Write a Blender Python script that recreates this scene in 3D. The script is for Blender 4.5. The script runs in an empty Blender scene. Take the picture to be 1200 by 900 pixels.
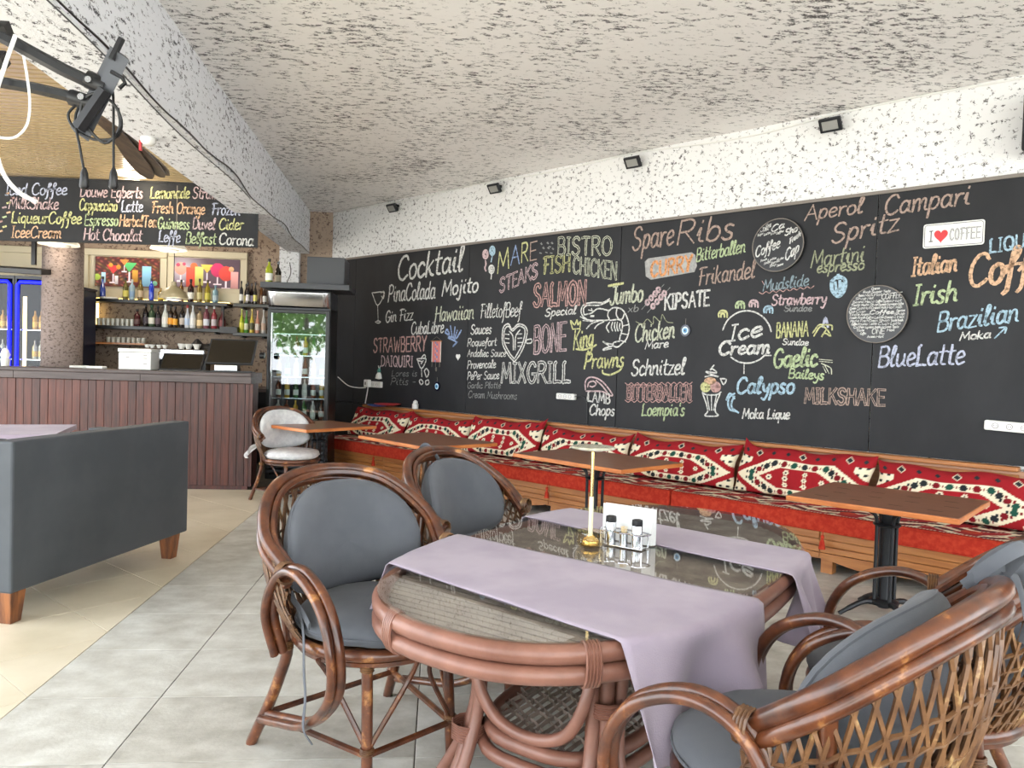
import bpy, math, random
from mathutils import Vector, Matrix
PI = math.pi
rnd = random.Random(7)
SC = bpy.context.scene
COL = SC.collection

# ------------------------------------------------------------------ camera
cam_d = bpy.data.cameras.new('camera'); cam = bpy.data.objects.new('camera', cam_d); COL.objects.link(cam)
cam_d.sensor_width = 36.0; cam_d.lens = 885.0 / 1200.0 * 36.0; cam_d.clip_end = 200
R_ = Vector((0.9949714, -0.0955657, 0.0299854)); U_ = Vector((-0.0273507, 0.0287609, 0.9992121)); F_ = Vector((0.0963528, 0.9950075, -0.0260025))
cam.matrix_world = Matrix(((R_.x, U_.x, -F_.x, 0), (R_.y, U_.y, -F_.y, 0), (R_.z, U_.z, -F_.z, 1.42), (0, 0, 0, 1)))
SC.camera = cam
# ------------------------------------------------------------------ light and exposure
w = bpy.data.worlds.new('sky'); SC.world = w; w.use_nodes = True
bg = w.node_tree.nodes['Background']; bg.inputs[0].default_value = (0.90, 0.95, 1.0, 1); bg.inputs[1].default_value = 5.6
sun_d = bpy.data.lights.new('sun', 'SUN'); sun_d.energy = 20.0; sun_d.angle = 0.35; sun_d.color = (1.0, 0.97, 0.93)
sun = bpy.data.objects.new('sun', sun_d); COL.objects.link(sun); sun.rotation_euler = Vector((-.32, .36, -.88)).to_track_quat('-Z', 'Y').to_euler()
SC.view_settings.view_transform = 'Standard'; SC.view_settings.look = 'None'
SC.view_settings.exposure = 0.12; SC.view_settings.gamma = 1.0; SC.view_settings.use_curve_mapping = False

# ------------------------------------------------------------------ materials
def S(r, g, b):
    f = lambda c: (c / 255 / 12.92) if c <= 10 else ((c / 255 + 0.055) / 1.055) ** 2.4
    return (f(r), f(g), f(b), 1)
def newmat(name):
    m = bpy.data.materials.new(name); m.use_nodes = True
    nt = m.node_tree; return m, nt, nt.nodes['Principled BSDF']
def mat(name, c1, c2=None, rough=0.5, metal=0.0, scale=8.0, stretch=(1, 1, 1), lo=0.4, hi=0.6, detail=4, bump=0.0, bscale=None, coat=0.0, spec=0.5, emit=None, coords='Object', c3=None, sheen=0.0):
    m, nt, p = newmat(name); N = nt.nodes; L = nt.links
    p.inputs['Roughness'].default_value = rough; p.inputs['Metallic'].default_value = metal
    p.inputs['Coat Weight'].default_value = coat; p.inputs['Specular IOR Level'].default_value = spec
    p.inputs['Sheen Weight'].default_value = sheen
    p.inputs['Base Color'].default_value = c1
    if c2 or bump:
        tc = N.new('ShaderNodeTexCoord'); mp = N.new('ShaderNodeMapping'); mp.inputs['Scale'].default_value = stretch
        L.new(tc.outputs[coords], mp.inputs[0])
        nz = N.new('ShaderNodeTexNoise'); nz.inputs['Scale'].default_value = scale; nz.inputs['Detail'].default_value = detail; nz.inputs['Roughness'].default_value = 0.6
        L.new(mp.outputs[0], nz.inputs[0])
        if c2:
            cr = N.new('ShaderNodeValToRGB'); cr.color_ramp.elements[0].position = lo; cr.color_ramp.elements[1].position = hi
            cr.color_ramp.elements[0].color = c1; cr.color_ramp.elements[1].color = c2
            if c3:
                e = cr.color_ramp.elements.new(min(.99, hi + 0.1)); e.color = c3
            L.new(nz.outputs[0], cr.inputs[0]); L.new(cr.outputs[0], p.inputs['Base Color'])
        if bump:
            b = N.new('ShaderNodeBump'); b.inputs['Strength'].default_value = bump; b.inputs['Distance'].default_value = 0.01
            src = nz
            if bscale:
                src = N.new('ShaderNodeTexNoise'); src.inputs['Scale'].default_value = bscale; src.inputs['Detail'].default_value = 3
                L.new(mp.outputs[0], src.inputs[0])
            L.new(src.outputs[0], b.inputs['Height']); L.new(b.outputs[0], p.inputs['Normal'])
    if emit:
        p.inputs['Emission Color'].default_value = emit[0]; p.inputs['Emission Strength'].default_value = emit[1]
    return m
def stucco(name, base, fleck, scale=30, stretch=(1, 1, 1), thr=0.56, soft=0.05, patch=0.07):
    m, nt, p = newmat(name); N = nt.nodes; L = nt.links
    p.inputs['Roughness'].default_value = 0.9; p.inputs['Specular IOR Level'].default_value = 0.2
    tc = N.new('ShaderNodeTexCoord'); mp = N.new('ShaderNodeMapping'); mp.inputs['Scale'].default_value = stretch; L.new(tc.outputs['Object'], mp.inputs[0])
    a = N.new('ShaderNodeTexNoise'); a.inputs['Scale'].default_value = scale; a.inputs['Detail'].default_value = 3; a.inputs['Roughness'].default_value = 0.65; a.inputs['Distortion'].default_value = 0.6
    b = N.new('ShaderNodeTexNoise'); b.inputs['Scale'].default_value = 1.6; b.inputs['Detail'].default_value = 3
    L.new(mp.outputs[0], a.inputs[0]); L.new(tc.outputs['Object'], b.inputs[0])
    # thin broken contour lines of one noise, kept only where a second noise is high
    c_ = N.new('ShaderNodeTexNoise'); c_.inputs['Scale'].default_value = scale * .55; c_.inputs['Detail'].default_value = 2; L.new(mp.outputs[0], c_.inputs[0])
    s1 = N.new('ShaderNodeMath'); s1.operation = 'SUBTRACT'; s1.inputs[1].default_value = .5; L.new(a.outputs[0], s1.inputs[0])
    s2 = N.new('ShaderNodeMath'); s2.operation = 'ABSOLUTE'; L.new(s1.outputs[0], s2.inputs[0])
    s3 = N.new('ShaderNodeMath'); s3.operation = 'MULTIPLY_ADD'; s3.inputs[1].default_value = -2.2; L.new(s2.outputs[0], s3.inputs[0]); L.new(c_.outputs[0], s3.inputs[2])
    ma = N.new('ShaderNodeMath'); ma.operation = 'MULTIPLY_ADD'; ma.inputs[1].default_value = patch * 4; L.new(b.outputs[0], ma.inputs[0]); L.new(s3.outputs[0], ma.inputs[2])
    cr = N.new('ShaderNodeValToRGB'); cr.color_ramp.elements[0].position = thr + patch * 2; cr.color_ramp.elements[1].position = thr + patch * 2 + soft
    cr.color_ramp.elements[0].color = base; cr.color_ramp.elements[1].color = fleck
    L.new(ma.outputs[0], cr.inputs[0]); L.new(cr.outputs[0], p.inputs['Base Color'])
    bp = N.new('ShaderNodeBump'); bp.invert = True; bp.inputs['Strength'].default_value = 0.5; bp.inputs['Distance'].default_value = 0.01
    L.new(a.outputs[0], bp.inputs['Height']); L.new(bp.outputs[0], p.inputs['Normal'])
    return m
def glassmat(name, tint=(1, 1, 1, 1), ior=1.5, gloss=1.0):
    m = bpy.data.materials.new(name); m.use_nodes = True; nt = m.node_tree; N = nt.nodes; L = nt.links
    N.remove(N['Principled BSDF']); o = N['Material Output']
    t = N.new('ShaderNodeBsdfTransparent'); t.inputs[0].default_value = tint
    g = N.new('ShaderNodeBsdfGlossy'); g.inputs['Roughness'].default_value = 0.02
    fr = N.new('ShaderNodeFresnel'); fr.inputs[0].default_value = ior
    mu = N.new('ShaderNodeMath'); mu.operation = 'MULTIPLY'; mu.use_clamp = True; mu.inputs[1].default_value = gloss
    mx = N.new('ShaderNodeMixShader'); L.new(fr.outputs[0], mu.inputs[0])
    ge = N.new('ShaderNodeNewGeometry'); m2 = N.new('ShaderNodeMath'); m2.operation = 'SUBTRACT'; m2.inputs[0].default_value = 1; L.new(ge.outputs['Backfacing'], m2.inputs[1])
    m3 = N.new('ShaderNodeMath'); m3.operation = 'MULTIPLY'; L.new(mu.outputs[0], m3.inputs[0]); L.new(m2.outputs[0], m3.inputs[1]); L.new(m3.outputs[0], mx.inputs[0]); L.new(t.outputs[0], mx.inputs[1]); L.new(g.outputs[0], mx.inputs[2]); L.new(mx.outputs[0], o.inputs[0])
    return m
def vcol(name, rough=0.8, bump=0.0, emit=0.0):
    m, nt, p = newmat(name); N = nt.nodes; L = nt.links
    a = N.new('ShaderNodeVertexColor'); a.layer_name = 'print'
    L.new(a.outputs[0], p.inputs['Base Color']); p.inputs['Roughness'].default_value = rough; p.inputs['Specular IOR Level'].default_value = 0.25
    if bump:
        tc = N.new('ShaderNodeTexCoord'); nz = N.new('ShaderNodeTexNoise'); nz.inputs['Scale'].default_value = 160; L.new(tc.outputs['Object'], nz.inputs[0])
        b = N.new('ShaderNodeBump'); b.inputs['Strength'].default_value = bump; b.inputs['Distance'].default_value = 0.005; L.new(nz.outputs[0], b.inputs['Height']); L.new(b.outputs[0], p.inputs['Normal'])
    if emit:
        L.new(a.outputs[0], p.inputs['Emission Color']); p.inputs['Emission Strength'].default_value = emit
    return m
M = {}
M['ceil'] = stucco('stucco_ceiling', S(244, 242, 239), S(100, 98, 98), 44, (0.6, 1.3, 1), 0.485, 0.09, 0.10)
M['beam'] = stucco('stucco_beam', S(226, 228, 232), S(84, 84, 88), 46, (1, 0.6, 1.4), 0.50, 0.07, 0.05)
M['band'] = stucco('stucco_band', S(231, 231, 230), S(96, 94, 94), 42, (1, 1, 1.1), 0.515, 0.06, 0.05)
M['pink'] = stucco('stucco_pink', S(160, 142, 126), S(86, 68, 60), 50, (1, 1, 1), 0.47, 0.10, 0.03)
M['column'] = stucco('stucco_column', S(142, 128, 122), S(84, 72, 68), 60, (1, 1, 1.6), 0.44, 0.12, 0.03)
M['barceil'] = mat('tan_panel_groove', S(92, 78, 54), rough=0.5)
M['rib'] = mat('tan_panel_rib', S(188, 166, 128), S(178, 156, 118), rough=0.28, scale=.8, detail=1, spec=0.6)
M['joint'] = mat('grout', S(84, 80, 72), S(66, 62, 56), rough=0.95, scale=10)
M['tile'] = mat('grey_stone_tile', S(206, 205, 198), S(168, 164, 154), rough=0.55, scale=5.5, stretch=(1, 1.2, 1), lo=0.34, hi=0.72, detail=9, bump=0.12, bscale=60)
M['tile2'] = mat('grey_stone_tile_darker', S(196, 194, 186), S(156, 152, 142), rough=0.55, scale=6.5, stretch=(1, 1.2, 1), lo=0.32, hi=0.7, detail=9, bump=0.12, bscale=60)
M['cream'] = mat('cream_tile', S(222, 211, 188), S(204, 192, 166), rough=0.35, scale=2.2, lo=0.35, hi=0.7, detail=6, bump=0.03, bscale=40)
M['board'] = mat('chalkboard_black', S(30, 31, 34), S(42, 43, 46), rough=0.55, scale=2.5, stretch=(1, 1, 0.6), lo=0.35, hi=0.75, detail=8, spec=0.3)
M['trim'] = mat('grey_trim', S(128, 120, 112), rough=0.6)
M['barwood2'] = mat('redder_bar_wood', S(66, 28, 20), S(104, 52, 38), rough=0.4, scale=5, stretch=(5, 5, 0.5), lo=0.35, hi=0.7, detail=7, bump=0.15)
M['barwood'] = mat('dark_red_bar_wood', S(52, 26, 22), S(92, 50, 42), rough=0.42, scale=5, stretch=(6, 6, 0.5), lo=0.35, hi=0.7, detail=7, bump=0.15, c3=S(126, 86, 74))
M['bartop'] = mat('worn_bar_top', S(58, 46, 44), S(92, 80, 78), rough=0.4, scale=3, stretch=(0.6, 3, 6), lo=0.35, hi=0.7, detail=7, bump=0.1)
M['oak'] = mat('varnished_oak', S(150, 92, 46), S(184, 124, 70), rough=0.42, scale=4, stretch=(0.5, 5, 7), lo=0.3, hi=0.7, detail=6, bump=0.08, coat=0.2)
M['oaktop'] = mat('brown_table_top', S(122, 80, 58), S(138, 92, 68), rough=0.38, scale=3, stretch=(1, 6, 1), lo=0.3, hi=0.7, detail=6, coat=0.15)
M['oakedge'] = mat('orange_table_edge', S(186, 106, 52), S(206, 128, 70), rough=0.4, scale=4, stretch=(1, 1, 4), coat=0.2)
M['rattan'] = mat('varnished_rattan', S(64, 33, 21), S(104, 58, 33), rough=0.3, scale=11, lo=0.40, hi=0.60, detail=8, c3=S(184, 128, 74), coat=0.35, bump=0.05)
M['rattan2'] = mat('rattan_weave_strip', S(82, 54, 35), S(124, 88, 56), rough=0.4, scale=14, lo=0.38, hi=0.62, detail=5, c3=S(190, 160, 110), coat=0.2)
M['trattan'] = mat('faded_brown_rattan', S(116, 76, 62), S(142, 98, 82), rough=0.42, scale=7, lo=0.35, hi=0.7, detail=6, c3=S(160, 126, 112), coat=0.15)
M['tweave'] = mat('dusty_rattan_slat', S(128, 112, 102), S(164, 148, 136), rough=0.6, scale=10, lo=0.35, hi=0.7, detail=5)
M['greyfab'] = mat('slate_grey_canvas', S(86, 89, 95), S(95, 98, 104), rough=0.9, scale=3, bump=0.08, bscale=300, sheen=0.1, spec=0.2)
M['booth'] = mat('slate_booth_vinyl', S(72, 76, 81), S(80, 84, 89), rough=0.6, scale=2, bump=0.05, bscale=200, spec=0.3)
M['whitefab'] = mat('white_cotton', S(226, 226, 226), S(206, 206, 208), rough=0.9, scale=14, bump=0.3, spec=0.2)
M['runner'] = mat('mauve_linen', S(168, 156, 170), S(156, 144, 160), rough=0.9, scale=3, bump=0.15, bscale=260, spec=0.15, sheen=0.15)
M['leg'] = mat('booth_leg_wood', S(92, 52, 30), S(150, 92, 50), rough=0.4, scale=5, stretch=(5, 5, 0.7), lo=0.4, hi=0.65, detail=6, coat=0.2)
M['iron'] = mat('black_cast_iron', S(34, 36, 40), rough=0.45, metal=0.3)
M['black'] = mat('black_plastic', S(22, 22, 24), rough=0.4)
M['black2'] = mat('black_lacquer', S(20, 20, 22), rough=0.3)
M['dgrey'] = mat('dark_grey_paint', S(66, 68, 72), rough=0.5)
M['steel'] = mat('brushed_steel', S(200, 202, 206), rough=0.18, metal=1.0)
M['chrome'] = mat('chrome', S(220, 220, 224), rough=0.12, metal=1.0)
M['brass'] = mat('polished_brass', S(226, 200, 140), rough=0.2, metal=1.0)
M['white'] = mat('white_plastic', S(226, 226, 222), rough=0.4)
M['paper'] = mat('white_napkins', S(238, 238, 238), rough=0.85)
M['creamp'] = mat('cream_paint', S(206, 196, 170), rough=0.5)
M['navy'] = mat('navy_cabinet', S(18, 24, 48), rough=0.4)
M['red'] = mat('red_upholstery', S(168, 44, 30), S(186, 62, 40), rough=0.85, scale=30, bump=0.15, spec=0.2)
M['redp'] = mat('red_plate', S(196, 60, 66), rough=0.3)
M['bluep'] = mat('blue_plate', S(50, 100, 190), rough=0.3)
M['glass'] = glassmat('clear_glass', (0.97, 0.99, 0.98, 1))
M['tglass'] = glassmat('table_glass', (0.95, 0.96, 0.95, 1), 1.5, 1.6)
M['fglass'] = glassmat('fridge_glass', (0.9, 0.95, 0.95, 1), 1.5, 5.0)
M['drink'] = mat('screen', S(24, 22, 20), rough=0.12, spec=0.6)
M['blue_led'] = mat('blue_led_tube', S(20, 20, 200), emit=(S(20, 30, 255), 3.0))
M['warm_led'] = mat('warm_led_strip', S(255, 230, 170), emit=(S(255, 222, 140), 5.0))
M['lampglow'] = mat('lamp_bowl', S(240, 236, 220), rough=0.5, emit=(S(255, 244, 220), 0.35))
M['print'] = vcol('kilim_print', 0.9, 0.4)
M['poster'] = vcol('poster_print_glow', 0.4, 0.0, 0.5)  # prints also emit their own colours, a glow added to brighten them
M['leaf'] = mat('tree_foliage', S(60, 110, 40), S(120, 160, 70), rough=0.7, scale=6)
M['bark'] = mat('tree_bark', S(90, 74, 60), rough=0.9)
M['paving'] = mat('terrace_paving', S(205, 201, 192), S(190, 186, 176), rough=0.8, scale=2)
M['umbrella'] = mat('white_parasol', S(230, 230, 226), rough=0.8)
M['stone'] = mat('stacked_black_plastic', S(44, 48, 54), rough=0.5)
CH = {'w': (212, 212, 206), 'c': (196, 200, 170), 'r': (196, 142, 134), 'p': (204, 168, 172), 'g': (140, 142, 140), 'y': (206, 206, 124), 'bl': (120, 150, 206), 'br': (178, 146, 130), 'o': (222, 166, 120), 'oo': (232, 138, 66), 'lg': (178, 200, 140), 'bg': (128, 152, 164), 'lb': (150, 190, 214), 'ol': (158, 164, 124), 'lv': (176, 184, 214)}
CM = {}
for k, c in CH.items():
    g_ = sum(c) / 3 * .5 + max(c) * .5; c = tuple(int(x * .66 + g_ * .34) for x in c)
    d = tuple(int(x * 0.62) for x in c)
    CM[k] = mat('chalk_' + k, S(*d), S(*c), rough=0.95, scale=45, lo=0.34, hi=0.52, detail=3, spec=0.1)

# ------------------------------------------------------------------ mesh helper
class MB:
    def __init__(s): s.v = []; s.f = []; s.sm = []; s.c = []
    def add(s, vs, fs, smooth=False):
        o = len(s.v); s.v += [tuple(q) for q in vs]; s.f += [tuple(i + o for i in f) for f in fs]; s.sm += [smooth] * len(fs); return s
    def box(s, x0, x1, y0, y1, z0, z1):
        return s.add([(x0, y0, z0), (x1, y0, z0), (x1, y1, z0), (x0, y1, z0), (x0, y0, z1), (x1, y0, z1), (x1, y1, z1), (x0, y1, z1)],
                     [(3, 2, 1, 0), (4, 5, 6, 7), (0, 1, 5, 4), (1, 2, 6, 5), (2, 3, 7, 6), (3, 0, 4, 7)])
    def prism(s, poly, z0, z1, poly2=None):
        n = len(poly); p2 = poly2 or poly
        return s.add([(x, y, z0) for x, y in poly] + [(x, y, z1) for x, y in p2], [tuple(range(n - 1, -1, -1)), tuple(range(n, 2 * n))] + [(i, (i + 1) % n, n + (i + 1) % n, n + i) for i in range(n)])
    def prism_y(s, poly, y0, y1):      # polygon in x,z extruded along y
        n = len(poly)
        return s.add([(x, y0, z) for x, z in poly] + [(x, y1, z) for x, z in poly], [tuple(range(n)), tuple(range(2 * n - 1, n - 1, -1))] + [((i + 1) % n, i, n + i, n + (i + 1) % n) for i in range(n)])
    def tube(s, pts, r, n=8, closed=False, flat=None):
        P = [Vector(p) for p in pts]; m = len(P)
        if m < 2: return s
        rs = r if isinstance(r, (list, tuple)) else [r] * m
        T = []
        for i in range(m):
            a = P[(i - 1) % m] if (closed or i > 0) else P[0]; b = P[(i + 1) % m] if (closed or i < m - 1) else P[-1]
            t = b - a; T.append(t.normalized() if t.length > 1e-9 else Vector((0, 0, 1)))
        up = Vector((0, 0, 1)) if abs(T[0].z) < 0.9 else Vector((1, 0, 0))
        nrm = (up - T[0] * up.dot(T[0])).normalized(); vs = []
        for i in range(m):
            nrm = (nrm - T[i] * nrm.dot(T[i])); nrm = nrm.normalized() if nrm.length > 1e-6 else T[i].orthogonal().normalized()
            bi = T[i].cross(nrm)
            for k in range(n):
                a = 2 * PI * k / n
                vs.append(P[i] + (nrm * math.cos(a) + bi * math.sin(a) * (flat or 1)) * rs[i])
        fs = []
        for i in range(m if closed else m - 1):
            j = (i + 1) % m
            for k in range(n): fs.append((i * n + k, i * n + (k + 1) % n, j * n + (k + 1) % n, j * n + k))
        if not closed: fs += [tuple(range(n - 1, -1, -1)), tuple((m - 1) * n + k for k in range(n))]
        return s.add(vs, fs, True)
    def lathe(s, prof, n=16, c=(0, 0, 0)):
        vs = []; m = len(prof)
        for r, z in prof:
            for k in range(n): vs.append((c[0] + r * math.cos(2 * PI * k / n), c[1] + r * math.sin(2 * PI * k / n), c[2] + z))
        fs = [(i * n + k, i * n + (k + 1) % n, (i + 1) * n + (k + 1) % n, (i + 1) * n + k) for i in range(m - 1) for k in range(n)]
        fs += [tuple(range(n - 1, -1, -1)), tuple((m - 1) * n + k for k in range(n))]
        return s.add(vs, fs, True)
    def grid(s, fn, nu, nv, cu=False, flip=False, col=None):
        vs = []
        for j in range(nv + 1):
            for i in range(nu if cu else nu + 1):
                vs.append(fn(i / nu, j / nv))
                if col: s.c.append(col(i / nu, j / nv))
        w_ = nu if cu else nu + 1; fs = []
        for j in range(nv):
            for i in range(nu):
                a, b = j * w_ + i, j * w_ + (i + 1) % w_ if cu else j * w_ + i + 1
                q = (a, b, b + w_, a + w_); fs.append(q[::-1] if flip else q)
        return s.add(vs, fs, True)
    def ribbon(s, pts, w, y=0.0, cap=True):     # flat stroke in the x,z plane
        P = [Vector((p[0], p[1])) for p in pts]; Q = [P[0]]
        for p in P[1:]:
            if (p - Q[-1]).length > 1e-5: Q.append(p)
        if len(Q) < 2: return s
        m = len(Q); vs = []
        for i in range(m):
            t = (Q[min(m - 1, i + 1)] - Q[max(0, i - 1)])
            t = t.normalized() if t.length > 1e-9 else Vector((1, 0)); n_ = Vector((-t.y, t.x)) * w / 2
            c = Q[i]
            if cap and i == 0: c = c - t * w * .35; n_ *= .75
            if cap and i == m - 1: c = c + t * w * .35; n_ *= .75
            vs += [(c.x + n_.x, y, c.y + n_.y), (c.x - n_.x, y, c.y - n_.y)]
        return s.add(vs, [(2 * i, 2 * i + 1, 2 * i + 3, 2 * i + 2) for i in range(m - 1)])
    def mesh(s, name):
        me = bpy.data.meshes.new(name); me.from_pydata(s.v, [], s.f)
        me.polygons.foreach_set('use_smooth', s.sm)
        if s.c:
            a = me.color_attributes.new('print', 'FLOAT_COLOR', 'POINT')
            buf = []
            for c in s.c: buf += list(c)
            buf += [0.3, 0.03, 0.02, 1] * (len(s.v) - len(s.c))
            a.data.foreach_set('color', buf)
        me.update(); return me
    def build(s, name, m, parent=None, loc=None, rz=0, bevel=0, label=None, kind=None):
        me = s.mesh(name); me.materials.append(m)
        o = bpy.data.objects.new(name, me); COL.objects.link(o)
        if parent: o.parent = parent
        if loc: o.location = loc
        if rz: o.rotation_euler = (0, 0, rz)
        if bevel:
            b = o.modifiers.new('bevel', 'BEVEL'); b.width = bevel; b.segments = 2; b.limit_method = 'ANGLE'
        if any(s.sm) and not all(s.sm): me.set_sharp_from_angle(angle=math.radians(40))
        elif any(s.sm): me.set_sharp_from_angle(angle=math.radians(55))
        if label: o['label'] = label
        if kind: o['kind'] = kind
        return o
def tag(o, label, cat, group=None):
    o['label'] = label; o['category'] = cat
    if group: o['group'] = group
    return o
def thing(name, label, cat, loc=(0, 0, 0), rz=0, group=None):
    o = bpy.data.objects.new(name, None); COL.objects.link(o); o.location = loc; o.rotation_euler = (0, 0, rz); o.empty_display_size = 0.05
    return tag(o, label, cat, group)
def struct(name, mb, m, **k): o = mb.build(name, m, **k); o['kind'] = 'structure'; return o
def copy_tree(o, parent=None):
    c = o.copy(); COL.objects.link(c); c.parent = parent
    for ch in list(o.children): copy_tree(ch, c)
    return c
def cr(P, n=6, closed=False):
    P = [Vector(p) for p in P]; m = len(P); out = []
    if closed: Q = [P[-1]] + P + [P[0], P[1]]; segs = m
    else: Q = [2 * P[0] - P[1]] + P + [2 * P[-1] - P[-2]]; segs = m - 1
    for i in range(1, segs + 1):
        a, b, c, d = Q[i - 1], Q[i], Q[i + 1], Q[i + 2]
        for k in range(n):
            t = k / n; out.append(.5 * ((2 * b) + (c - a) * t + (2 * a - 5 * b + 4 * c - d) * t * t + (3 * b - a - 3 * c + d) * t ** 3))
    if not closed: out.append(P[-1])
    return out
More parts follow.
